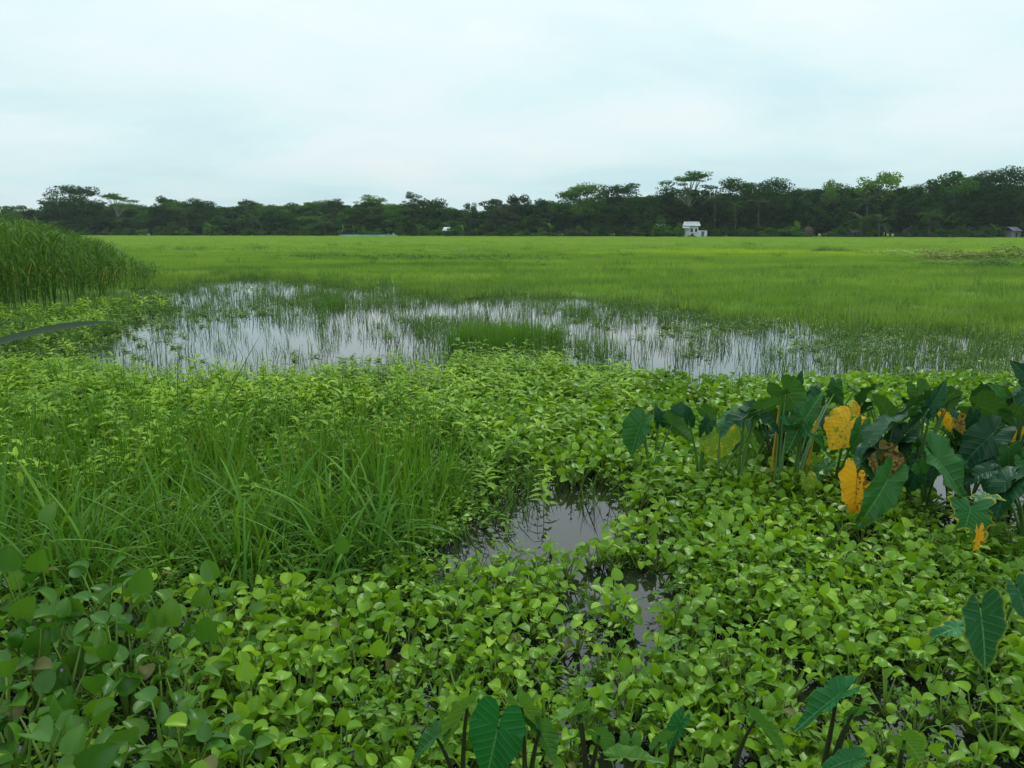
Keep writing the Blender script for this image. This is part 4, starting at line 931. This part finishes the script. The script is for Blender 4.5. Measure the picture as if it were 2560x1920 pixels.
taro_plant('dark green arrow-shaped taro leaf with yellow rim near the right edge', below(2500, 1620, .25), [
    ((2453, 1542, .38), (2472, 1690), (0, -.8, .6), T_edge, .84, .22, .08, S, {'lobe': -.1, 'rag': .04, 'wave': .03})])
taro_plant('yellow-rimmed taro leaf cut by the right edge above the arrow-shaped one', below(2545, 1530, .3), [((2548, 1480, .42), (2575, 1560), FR, T_edge, 1., .3, .1, S)])
taro_plant('shadowy taro leaf low at the bottom right corner', below(2290, 1890, .2), [((2262, 1850, .28), (2310, 1900), BK, T_pale, 1.1, .3, .2, DS)])
taro_plant('narrow taro leaf along the bottom edge, right of centre', below(2100, 1930, .2), [((2130, 1900, .28), (2040, 1925), UPn, T_fresh, .7, .4, .2, DS)])
taro_plant('small folded taro leaf between the two foreground groups', below(1690, 1850, .25), [((1700, 1810, .32), (1665, 1880), FL, T_fresh, .6, .7, .1, DS)])
taro_plant('ragged yellow taro remains left of the arrow-shaped leaf', below(2350, 1600, .15), [((2390, 1570, .2), (2300, 1600), UPn, T_tat, .6, .3, .3, M_stalk, {'rag': 1.0, 'wave': .08, 'label': 'ragged leaf with yellow patches'})])

# ------------------------------------------------------------------ houses and huts at the far edge
def box(mb, x0, x1, y0, y1, z0, z1, mat=0):
    V = [(x, y, z) for z in (z0, z1) for (x, y) in ((x0, y0), (x1, y0), (x1, y1), (x0, y1))]
    mb.add(V, [(0, 3, 2, 1), (4, 5, 6, 7), (0, 1, 5, 4), (1, 2, 6, 5), (2, 3, 7, 6), (3, 0, 4, 7)], mat, 0.5)
def slab(mb, a, b, c, d, th=0.06):
    V = [np.array(q, float) for q in (a, b, c, d)]; n = unit(np.cross(V[1] - V[0], V[3] - V[0])) * th
    mb.add(V + [q + n for q in V], [(0, 3, 2, 1), (4, 5, 6, 7), (0, 1, 5, 4), (1, 2, 6, 5), (2, 3, 7, 6), (3, 0, 4, 7)], 0, 0.5)
def far_d(X): return float(np.interp(X, [-100, 2560], [252, 176]))
def part(name, mb, mat, parent): return obj(name, mb.mesh(name, mat, False), parent)
hp = spot_d(1735, 588, 196)
h = empty('house', (hp.x + .3, 197, 0.05), R(-12), 1.0); tag(h, 'white two-level tin house with a lean-to on its right at the tree line', 'house')
mb = MB(); box(mb, -2.4, 0.9, -1.6, 1.6, 0, 2.75); part('wall', mb, M_wall, h)
mb = MB(); box(mb, 0.9, 3.0, -1.5, 1.5, 0, 1.7); part('lean_to_wall', mb, M_wall, h)
mb = MB(); slab(mb, (-2.9, -2.1, 2.72), (1.4, -2.1, 2.72), (1.0, 0, 3.75), (-2.6, 0, 3.75)); slab(mb, (1.4, 2.1, 2.72), (-2.9, 2.1, 2.72), (-2.6, 0, 3.75), (1.0, 0, 3.75)); part('roof', mb, M_tin, h)
mb = MB(); V = [(-2.4, 0, 3.7), (-2.4, -1.6, 2.7), (-2.4, 1.6, 2.7), (-2.4, 0, 2.7), (.9, 0, 3.7), (.9, -1.6, 2.7), (.9, 1.6, 2.7), (.9, 0, 2.7)]
mb.add(V, [(0, 1, 3, 2), (4, 6, 7, 5)], 0, .5); part('gable', mb, M_wall, h)
mb = MB(); slab(mb, (0.86, -1.9, 2.45), (3.3, -1.9, 1.65), (3.3, 1.8, 1.65), (0.86, 1.8, 2.45)); part('lean_to_roof', mb, M_rust, h)
mb = MB(); slab(mb, (-2.9, -3.2, 2.2), (-1.2, -3.2, 2.2), (-1.2, -1.65, 2.6), (-2.9, -1.65, 2.6)); part('porch_roof', mb, M_tin, h)
for xx0 in (-0.9, 0.1):
    mb = MB(); box(mb, xx0, xx0 + 0.5, -1.66, -1.58, 1.3, 2.1); part('window', mb, M_open, h)
mb = MB(); box(mb, 1.6, 2.3, -1.56, -1.48, 0, 1.4); part('door', mb, M_rust, h)
for i in range(14):
    mb = MB(); X0 = -2.75 + i * 0.3; t_ = (X0 + 2.9) / 4.3
    mb.add([(X0, -2.12, 2.80), (X0 + .05, -2.12, 2.80), (X0 * .9 + .05, -.02, 3.83), (X0 * .9, -.02, 3.83), (X0, -2.12, 2.84), (X0 + .05, -2.12, 2.84), (X0 * .9 + .05, -.02, 3.87), (X0 * .9, -.02, 3.87)],
           [(4, 5, 6, 7), (0, 1, 5, 4), (1, 2, 6, 5), (3, 0, 4, 7)], 0, .5); part('roof_ridge_seam', mb, M_tin, h)
def small_house(u, D, wd, ht, label, wallm=M_wall, roofm=M_tin, cat='house', name='house', z0=0.05, door=True):
    p = spot_d(u, 588, D); h = empty(name, (p.x, D, z0), rng.normal(0, .2)); tag(h, label, cat)
    mb = MB(); box(mb, -wd / 2, wd / 2, -1.2, 1.2, 0, ht * .66); part('wall', mb, wallm, h)
    mb = MB(); a = wd / 2 + .12; slab(mb, (-a, -1.6, ht * .63), (a, -1.6, ht * .63), (a, 0, ht), (-a, 0, ht)); slab(mb, (a, 1.6, ht * .63), (-a, 1.6, ht * .63), (-a, 0, ht), (a, 0, ht)); part('roof', mb, roofm, h)
    if door: mb = MB(); box(mb, -.15, .35, -1.27, -1.19, 0, ht * .5)
    if door: part('door', mb, M_open, h)
small_house(1118, 216, 1.5, 2.5, 'small white house glimpsed in the gap left of the tree line centre', door=False)
small_house(1652, 201, 2.0, 3.2, 'pale tin roof scrap showing through bushes left of the white house')
small_house(2128, 185, 2.0, 2.2, 'small grey shed in the shade under the trees right of the white house', M_rust, M_rust, 'shed', 'shed')
small_house(2528, 175, 2.4, 2.4, 'dim grey shed under the trees at the far right', M_rust, M_rust, 'shed', 'shed')
p = spot_d(2028, 588, 188); h = empty('haystack', (p.x, 190, 0.05), 0, 1.05); tag(h, 'round brown haystack at the tree line right of the white house', 'haystack')
mb = MB(); prof = [(.9, 0), (1.15, .5), (1.15, 1.2), (1.0, 1.8), (.6, 2.3), (.1, 2.5)]
V = [(r_ * (1 + .06 * math.sin(5 * a + z)) * math.cos(a), r_ * (1 + .06 * math.sin(3 * a)) * math.sin(a), z) for r_, z in prof for a in np.linspace(0, 6.283, 20, endpoint=False)]
mb.add(V, gf(6, 20, True)); part('straw_body', mb, M_straw, h)
mb = MB(); tube(mb, [(0, 0, 2.4), (0, 0, 3.0)], .05); part('centre_pole', mb, M_wood, h)
# blue net strung along the far edge of the field
a = spot_d(848, 586.5, 215); b = spot_d(992, 587, 215); n_ = empty('net_fence', (a.x, 215, 0.05)); tag(n_, 'low pale blue net strung along the far edge of the field', 'net fence')
wl = b.x - a.x; mb = MB(); box(mb, 0, wl, -.02, .02, .1, .55); part('net', mb, M_blue, n_)
for i in range(9):
    mb = MB(); tube(mb, [(wl * i / 8, 0, 0), (wl * i / 8, 0, .75)], .04); part('post', mb, M_wood, n_)

# ------------------------------------------------------------------ trees (built 10 m tall, scaled when set out)
def leafcloud(mb, c, rad, n, size, updir=0.5, shell=0.62):
    d = rng.normal(0, 1, (n, 3)); d /= np.linalg.norm(d, axis=1)[:, None]
    r_ = shell + (1.08 - shell) * rng.random((n, 1)) ** 0.6
    P = np.asarray(c) + d * np.asarray(rad) * r_
    nn = d + rng.normal(0, 0.5, (n, 3)) + np.array([0, 0, updir]); nn /= np.linalg.norm(nn, axis=1)[:, None]
    a = np.cross(nn, rng.normal(0, 1, (n, 3))); a /= np.linalg.norm(a, axis=1)[:, None]; b = np.cross(nn, a)
    s_ = size * rng.uniform(0.5, 1.2, (n, 1)); q = rng.uniform(0.4, 0.9, (n, 1))
    V = np.stack([P - a * s_, P - b * s_ * q + a * s_ * .2, P + a * s_, P + b * s_ * q + a * s_ * .1], 1).reshape(-1, 3)
    t = np.clip(random.random() * 0.7 + 0.3 * rng.random(n), 0, 1)
    mb.add(V, np.arange(4 * n).reshape(-1, 4), 0, np.repeat(t, 4))
def limb(mb, a, b, r0, r1, sag=0.0):
    a = np.asarray(a, float); b = np.asarray(b, float); m = (a + b) / 2 + np.array([rng.normal(0, .15), rng.normal(0, .15), sag])
    tube(mb, bez(a, m, b, 5), np.linspace(r0, r1, 5), 5)
def make_tree(kind, fol, bark):
    tm, cm = MB(), MB(); H = 10.0
    if kind == 'dense':
        tube(tm, [(0, 0, -.2), (.1, 0, 2), (.1, .1, 4.5), (0, .2, 6.5)], [.35, .28, .2, .1], 7)
        for i in range(34):
            a = rng.random() * 6.28; z = rng.uniform(1.6, 8.9); rr = 3.5 * math.sqrt(max(0.05, 1 - ((z - 5.0) / 5.2) ** 2)) * rng.uniform(.45, 1.0)
            c = (rr * math.cos(a), rr * math.sin(a), z); r0 = rng.uniform(.8, 1.5)
            leafcloud(cm, c, (r0, r0, r0 * .66), 170, .24)
            if i % 3 == 0: limb(tm, (0, 0, min(5.5, z * .6)), c, .12, .03)
    elif kind == 'umbrella':
        tube(tm, [(0, 0, -.2), (.2, 0, 2.5), (0, .1, 5)], [.32, .26, .2], 7)
        for i in range(38):
            a = rng.random() * 6.28; t = rng.random(); z = 5.0 + 4.5 * t; rr = rng.uniform(.3, 1) * (4.3 - 2.2 * max(0, t - .4)); c = (rr * math.cos(a), rr * math.sin(a), z - .06 * rr * rr)
            r0 = rng.uniform(.8, 1.5); leafcloud(cm, c, (r0 * 1.2, r0 * 1.2, r0 * .58), 170, .17, .6)
            if i % 2 == 0: limb(tm, (0, .1, rng.uniform(3.2, 5)), c, .11, .02, .3)
        for i in range(10):
            a = rng.random() * 6.28; rr = rng.uniform(1, 3.2); c = (rr * math.cos(a), rr * math.sin(a), rng.uniform(2.5, 5)); leafcloud(cm, c, (1.2, 1.2, .6), 90, .17)
    elif kind == 'wispy':
        tube(tm, [(0, 0, -.2), (-.1, 0, 3), (.2, 0, 6)], [.26, .2, .14], 7)
        for i in range(26):
            a = rng.random() * 6.28; rr = rng.uniform(.5, 3.6); c = (rr * math.cos(a), rr * math.sin(a), 9.6 - .22 * rr * rr * rng.uniform(.4, 1.3) - rng.uniform(0, 1.4)); r0 = rng.uniform(.6, 1.15)
            leafcloud(cm, c, (r0 * 1.3, r0 * 1.3, r0 * .34), 95, .15, .9); limb(tm, (.2, 0, rng.uniform(4, 6.2)), c, .07, .015, .35)
    elif kind == 'round':
        tube(tm, [(0, 0, -.2), (0, 0, 3), (0, .1, 6.5)], [.28, .22, .12], 7)
        for i in range(24):
            d = unit(rng.normal(0, 1, 3)); c = np.array([0, 0, 7.0]) + d * np.array([2.5, 2.5, 2.3]) * rng.uniform(.6, 1); r0 = rng.uniform(.6, 1.0); leafcloud(cm, c, (r0, r0, r0 * .7), 110, .17)
            if i % 2: limb(tm, (0, 0, rng.uniform(3.5, 6)), c, .08, .02)
    return tm.mesh('trunk', bark), cm.mesh('crown', fol)
def make_bush(fol, n=12, sz=.17, m=90):
    cm = MB()
    for i in range(n):
        a = rng.random() * 6.28; rr = rng.uniform(0, 1.6); z = rng.uniform(.4, 2.2) * (1 - rr / 3.4); r0 = rng.uniform(.45, .8); leafcloud(cm, (rr * math.cos(a), rr * math.sin(a), z), (r0, r0, r0 * .7), m, sz)
    return cm.mesh('foliage', fol)
TV = {}
for kind, fl in (('dense', TR_dark), ('dense', TR_mid), ('dense', TR_grey), ('umbrella', TR_dark), ('umbrella', TR_mid), ('wispy', TR_dark), ('wispy', TR_mid), ('round', TR_light), ('round', TR_mid), ('round', TR_dark)):
    TV[(kind, fl.name.split()[0])] = [make_tree(kind, fl, M_pbark if (kind == 'wispy' and fl is TR_mid) else M_bark) for _ in range(3 if kind in ('dense', 'umbrella') and fl is TR_dark else 2)]
BV = {'dark': [make_bush(TR_dark) for _ in range(2)], 'mid': [make_bush(TR_mid) for _ in range(2)], 'light': [make_bush(TR_light)], 'grey': [make_bush(TR_grey)]}
def set_tree(X, top, wpx, kind, colr, label, group=None, back=0.0, basev=None):
    """X, top, width as seen in the 2212 wide view"""
    u = X * 2560 / 2212; D = far_d(u) + back + 4; tp = spot_d(u, top * 2560 / 2212, D); Hh = tp.z
    k_ = 2560 / 2212 / 2.5 / FPX * D; wd = wpx * k_
    tm, cm = TV[(kind, colr)][rng.integers(0, len(TV[(kind, colr)]))]
    r = empty('tree', (tp.x, D, 0), rng.random() * 6.28, (wd / 8.4, wd / 8.4, Hh / 9.6)); tag(r, label, 'tree', group)
    obj('trunk', tm, r); obj('crown', cm, r); return r
named = [
 (150, 397, 120, 'umbrella', 'dark', 'tall dark layered tree at the left, first big crown right of the reed bed'), (125, 430, 90, 'dense', 'dark', 'dark rounded tree under the tall layered crown on the left'),
 (195, 430, 70, 'dense', 'dark', 'dark tree filling below the right side of the tall layered crown'), (250, 415, 90, 'wispy', 'mid', 'thin see-through tree right of the tall layered one on the left'),
 (30, 440, 90, 'dense', 'mid', 'pale hazy tree standing above the reed bed at the left edge'), (75, 450, 60, 'dense', 'dark', 'low hazy tree between the reed bed and the tall layered tree'),
 (350, 423, 60, 'dense', 'dark', 'dark tree with a knobbly top left of the light green one'), (395, 428, 90, 'dense', 'mid', 'light green tree in the left quarter of the tree line'), (440, 430, 70, 'umbrella', 'dark', 'flat-topped dark tree right of the light green one in the left quarter'),
 (530, 428, 48, 'wispy', 'dark', 'tiny flat crown on a bare stem poking above the left tree line'), (722, 429, 58, 'wispy', 'dark', 'small sparse crown poking up left of the paired open crowns'), (800, 420, 80, 'wispy', 'mid', 'open airy crown left of the gap in the tree line'),
 (888, 414, 50, 'wispy', 'dark', 'high thin crown just left of the gap in the tree line'), (800, 432, 80, 'dense', 'dark', 'dark tree below the open airy crown left of the gap'), (860, 434, 90, 'dense', 'mid', 'rounded lighter tree just left of the dark one by the gap'), (930, 428, 90, 'dense', 'dark', 'dark broad tree at the left side of the gap'),
 (1016, 432, 60, 'round', 'mid', 'small lone round crown right of the gap in the tree line'), (1085, 424, 110, 'dense', 'grey', 'wide pale-flecked tree right of the gap'), (1120, 419, 60, 'dense', 'dark', 'dark knobbly crown above the wide pale-flecked tree'),
 (1165, 428, 80, 'dense', 'dark', 'dark tree between the pale-flecked tree and the tall layered pair'), (1205, 430, 60, 'dense', 'mid', 'smaller tree at the left foot of the tall layered pair'), (1262, 397, 110, 'umbrella', 'mid', 'left one of the tall layered pair left of the white house'), (1350, 394, 120, 'umbrella', 'dark', 'right one of the tall layered pair left of the white house'),
 (1490, 366, 130, 'wispy', 'mid', 'tallest tree, an airy spreading crown above the white house'), (1460, 402, 90, 'umbrella', 'dark', 'dark crown on visible pale trunks just left above the white house'), (1520, 405, 80, 'dense', 'dark', 'dark tree directly behind the white house'),
 (1600, 388, 110, 'umbrella', 'dark', 'flat layered tree first to the right of the tallest airy crown'), (1680, 388, 100, 'umbrella', 'dark', 'flat layered tree leaning right, second after the tallest airy crown'), (1740, 404, 90, 'dense', 'dark', 'dark wide tree left of the light green crowns'),
 (1810, 381, 84, 'round', 'light', 'small light green crown left of the brightest one'), (1900, 362, 150, 'round', 'light', 'brightest light green crown standing above the right tree line'), (1850, 398, 110, 'dense', 'dark', 'dark tree under the bright green crowns'),
 (1960, 400, 90, 'dense', 'dark', 'dark tree just right below the brightest green crown'), (2030, 384, 90, 'umbrella', 'dark', 'dark layered tree left of the knobbly tall one at the right'), (2078, 363, 120, 'dense', 'mid', 'tall knobbly tree at the right with a forked top'),
 (2130, 374, 110, 'umbrella', 'dark', 'dark broad layered tree near the right edge'), (2190, 364, 110, 'umbrella', 'dark', 'tall dark tree at the right edge of the photo'), (2250, 372, 110, 'dense', 'dark', 'dark tree just beyond the right edge')]
for a in named: set_tree(*a)
secs = [(0, 490, 'hazy dark tree in the closed row left of the low stretch'), (490, 760, 'tree of the low even stretch left of centre'), (760, 985, 'filler tree in the row just left of the gap'), (1000, 1420, 'dark filler tree between the gap and the white house'),
        (1420, 1780, 'dark filler tree beside and behind the white house'), (1780, 2300, 'dark filler tree in the tall right-hand wood')]
sk = [(0, 452), (90, 462), (120, 440), (300, 445), (420, 440), (490, 449), (560, 438), (640, 440), (690, 436), (740, 442), (800, 440), (930, 440), (975, 452), (990, 462), (1040, 447), (1150, 440), (1210, 434), (1300, 430), (1420, 422), (1550, 418), (1700, 410), (1800, 408), (1950, 406), (2100, 400), (2300, 400)]
skx, sky_ = zip(*sk)
for (x0, x1, lb) in secs:
    n = int((x1 - x0) / 24)
    for i in range(n):
        for row in range(3):
            X = x0 + (i + rng.uniform(0.1, .9)) * (x1 - x0) / n; top = np.interp(X, skx, sky_) - 5 + rng.uniform(0, 12) + (row == 0) * rng.uniform(8, 34)
            set_tree(X, top, rng.uniform(60, 100) * (1 if row else .8), 'dense' if rng.random() < .8 else 'umbrella', rng.choice(['dark', 'mid']) , lb, lb.replace('tree', 'trees'), row * 12.0)
# bushes along the foot
def set_bush(X, D, hh, wd, colr, label, group=None, mats=BV):
    u = X * 2560 / 2212; p = spot_d(u, 588, D); me = mats[colr][rng.integers(0, len(mats[colr]))]
    o = obj('bush', me); o.location = (p.x, D, 0); o.rotation_euler = (0, 0, rng.random() * 6.28); o.scale = (wd / 4, wd / 4, hh / 2.6); tag(o, label, 'bush', group); return o
for i in range(150):
    X = rng.uniform(0, 2280)
    if 1458 < X < 1522 or 950 < X < 978: continue
    if X < 985: lb, gr = 'low bush at the foot of the tree line left of the gap', 'bushes at the foot of the left tree line'
    elif X < 1458: lb, gr = 'low bush at the foot of the trees between the gap and the white house', 'bushes between the gap and the house'
    else: lb, gr = 'low bush at the foot of the trees right of the white house', 'bushes right of the house'
    set_bush(X, far_d(X * 1.157) - rng.uniform(0, 4), rng.uniform(1.6, 3.8), rng.uniform(3.5, 7), rng.choice(['dark', 'dark', 'mid', 'mid', 'grey', 'light'], p=[.22, .22, .24, .22, .08, .02]), lb, gr)
for X, hh, wd, c_, lb in ((1245, 2.9, 8, 'grey', 'grey-green feathery bush below the tall layered pair'), (1440, 3.6, 7, 'mid', 'bright bush just left of the white house'), (1466, 4.4, 4.0, 'mid', 'taller bush at the left corner of the white house'), (1425, 6.5, 5, 'mid', 'small tree-like bush left of the white house'),
                      (1700, 3.4, 9, 'mid', 'spreading lighter bush between the house and the haystack'), (1660, 3.0, 7, 'mid', 'bush with arching sprays right of the white house'), (450, 4.6, 5, 'light', 'bright green bush at the foot of the left tree line'), (1495, 1.2, 2.4, 'dark', 'little dark bush in front of the white house'), (1436, 2.4, 4, 'dark', 'dark bush hiding the tin roof scrap left of the house'), (1420, 2.6, 4, 'mid', 'rounded bush left of the tin roof scrap'), (962, 1.9, 3.5, 'dark', 'low bush before the small white house in the gap'), (1720, 4.4, 4, 'light', 'yellow-green young tree right of the white house')):
    set_bush(X, far_d(X * 1.157) - 6.5, hh, wd, c_, lb)

# palms: trunk and separate fronds
def frond_mesh(Ln, fol, wd=.55):
    mb = MB(); pts = bez((0, 0, 0), (Ln * .5, 0, Ln * .30), (Ln, 0, -Ln * .35), 9); tube(mb, pts, np.linspace(.04, .01, 9), 3)
    for i in range(1, 9):
        for s_ in (-1, 1):
            for q in (0, .5):
                p = pts[i] * (1 - q) + pts[i - 1] * q; w_ = wd * math.sin(math.pi * (i - q) / 9.5) + .12
                e = p + np.array([.25, s_ * w_, -.22 * w_]); k_ = np.array([.07, 0, 0]); mb.add([p - k_, p + k_, e + k_ * .3, e - k_ * .3], [(0, 1, 2, 3)])
    return mb.mesh('frond', fol)
FRM = [frond_mesh(3.0, TR_grey), frond_mesh(3.0, TR_mid)]
mbp = MB(); tube(mbp, [(0, 0, 0), (.15, 0, 3), (.1, 0, 6), (0, 0, 10)], [.22, .16, .14, .13], 7); PT = mbp.mesh('trunk', M_bark)
def palm(X, top, s_, label, back=-2, m=0):
    u = X * 2560 / 2212; D = far_d(u) + back; tp = spot_d(u, top * 2560 / 2212, D); r = empty('palm_tree', (tp.x, D, 0)); tag(r, label, 'palm tree')
    th = max(.4, tp.z - 1.2 * s_); t_ = obj('trunk', PT, r); t_.scale = (s_, s_, th / 10)
    for i in range(15):
        f = obj('frond', FRM[m], r); f.location = (0, 0, th); f.rotation_euler = (0, -rng.uniform(-.5, 1.0), i * 2.4); f.scale = (s_,) * 3
for a in ((1545, 425, 1.0, 'palm right of the tallest airy crown'), (1590, 440, 1.0, 'palm with drooping fronds right of the white house', -2, 1), (1640, 428, 1.1, 'palm with a pale head midway between the house and the bright green crown'), (1875, 425, 1.3, 'grey-headed palm below the brightest green crown'),
          (1862, 465, 1.2, 'low palm with long fronds at the foot of the right wood', -6, 1), (1900, 470, 1.2, 'second low palm at the foot of the right wood', -6), (545, 470, .9, 'small pale palm at the foot of the low stretch left of centre', -5), (400, 450, .9, 'palm in front of the light green tree on the left', -3), (700, 462, .9, 'small palm near the end of the low stretch', -4), (2010, 455, 1.0, 'palm in the shade right of the brightest crown', -4, 1)): palm(*a)
# banana plants near the gap
bl = MB(); leaf(bl, (0, 0, 0), (1, 0, .3), (0, 0, 1), 2.2, .5, .3, .5, 6, 3, .8); BLm = bl.mesh('leaf', TR_mid); bt = MB(); tube(bt, [(0, 0, 0), (0, 0, 1.6)], [.14, .09], 6); BTm = bt.mesh('stem', TR_mid)
for X in (742, 765, 840, 905, 1000, 1030, 1190, 2150):
    u = X * 2560 / 2212; D = far_d(u) - 5; p = spot_d(u, 588, D); r = empty('banana_plant', (p.x, D, 0), 0, rng.uniform(1, 1.3)); tag(r, 'pale banana plant at the foot of the tree line', 'banana plant', 'banana plants at the foot of the tree line'); obj('stem', BTm, r)
    for i in range(7): f = obj('leaf', BLm, r); f.location = (0, 0, 1.5); f.rotation_euler = (0, -rng.uniform(.1, 1.0), i * 2.4)
# weed clumps out in the field on the right
W = {'red': [make_bush(M_red, 14, .07, 170)], 'dw': [make_bush(M_dweed, 12, .07, 170)], 'yg': [make_bush(M_float, 12, .07, 150)]}
for (u, v, hh, wd, c_, lb) in ((2370, 655, .75, 3.2, 'red', 'rust-coloured weed mound in the field at right, left of its pair'), (2420, 652, .8, 3.4, 'red', 'rust-coloured weed mound in the field at right, middle of three'), (2540, 650, .9, 4.2, 'red', 'rust-coloured weed mound in the field cut by the right edge'),
                           (2065, 634, .55, 2.0, 'dw', 'small dark green weed clump in the field, left of a pair'), (2110, 635, .5, 1.8, 'dw', 'small dark green weed clump in the field, right of a pair'), (2250, 640, .45, 3.6, 'yg', 'bright low weed patch in the field left of the rusty mounds'), (2320, 640, .5, 3.0, 'yg', 'bright weed patch touching the rusty mounds'),
                           (2200, 638, .35, 3.0, 'yg', 'small bright weed patch between dark clumps and rusty mounds'), (2490, 672, .5, 4.4, 'dw', 'dark weed patch in front of the rusty mounds')):
    p = spot(u, v, 0.0); o = set_bush(u / 1.15732, p.y, hh * 1.25, wd * 1.5, c_, lb, None, W); o.name = 'weed_clump'
# dark floating weed mats on the wet part of the field
x, y = wedge_points(28, 52, 3.5); u_, v_ = project(x, y, 0.0); k = (gauss(u_, v_, 1010, 640, 170, 14) + .8 * gauss(u_, v_, 800, 636, 120, 9) + .4 * gauss(u_, v_, 1250, 650, 160, 9)) > rng.random(len(x)) * .9
crd = [creeper(6, .04, .05, M_rush_d) for _ in range(2)]
scatter('dark_weed_mat', crd, *place(x[k], y[k], 2, 4.5, 2, .10, .05), 'dark weed mat on the wet part of the field beyond the pond')

# ------------------------------------------------------------------ haze
mb = MB(); box(mb, -420, 420, -8, 330, -1.6, 26); hz = MB()
hm, t = newmat('haze'); o_m = node(t, 'ShaderNodeOutputMaterial'); pv = node(t, 'ShaderNodeVolumePrincipled'); pv.inputs['Color'].default_value = (0.80, 0.90, 0.95, 1); pv.inputs['Density'].default_value = 0.00018; pv.inputs['Anisotropy'].default_value = 0.2
t.links.new(pv.outputs[0], o_m.inputs['Volume'])
HZ = True
if HZ:
    o = obj('haze', mb.mesh('haze', hm, False)); o['kind'] = 'stuff'
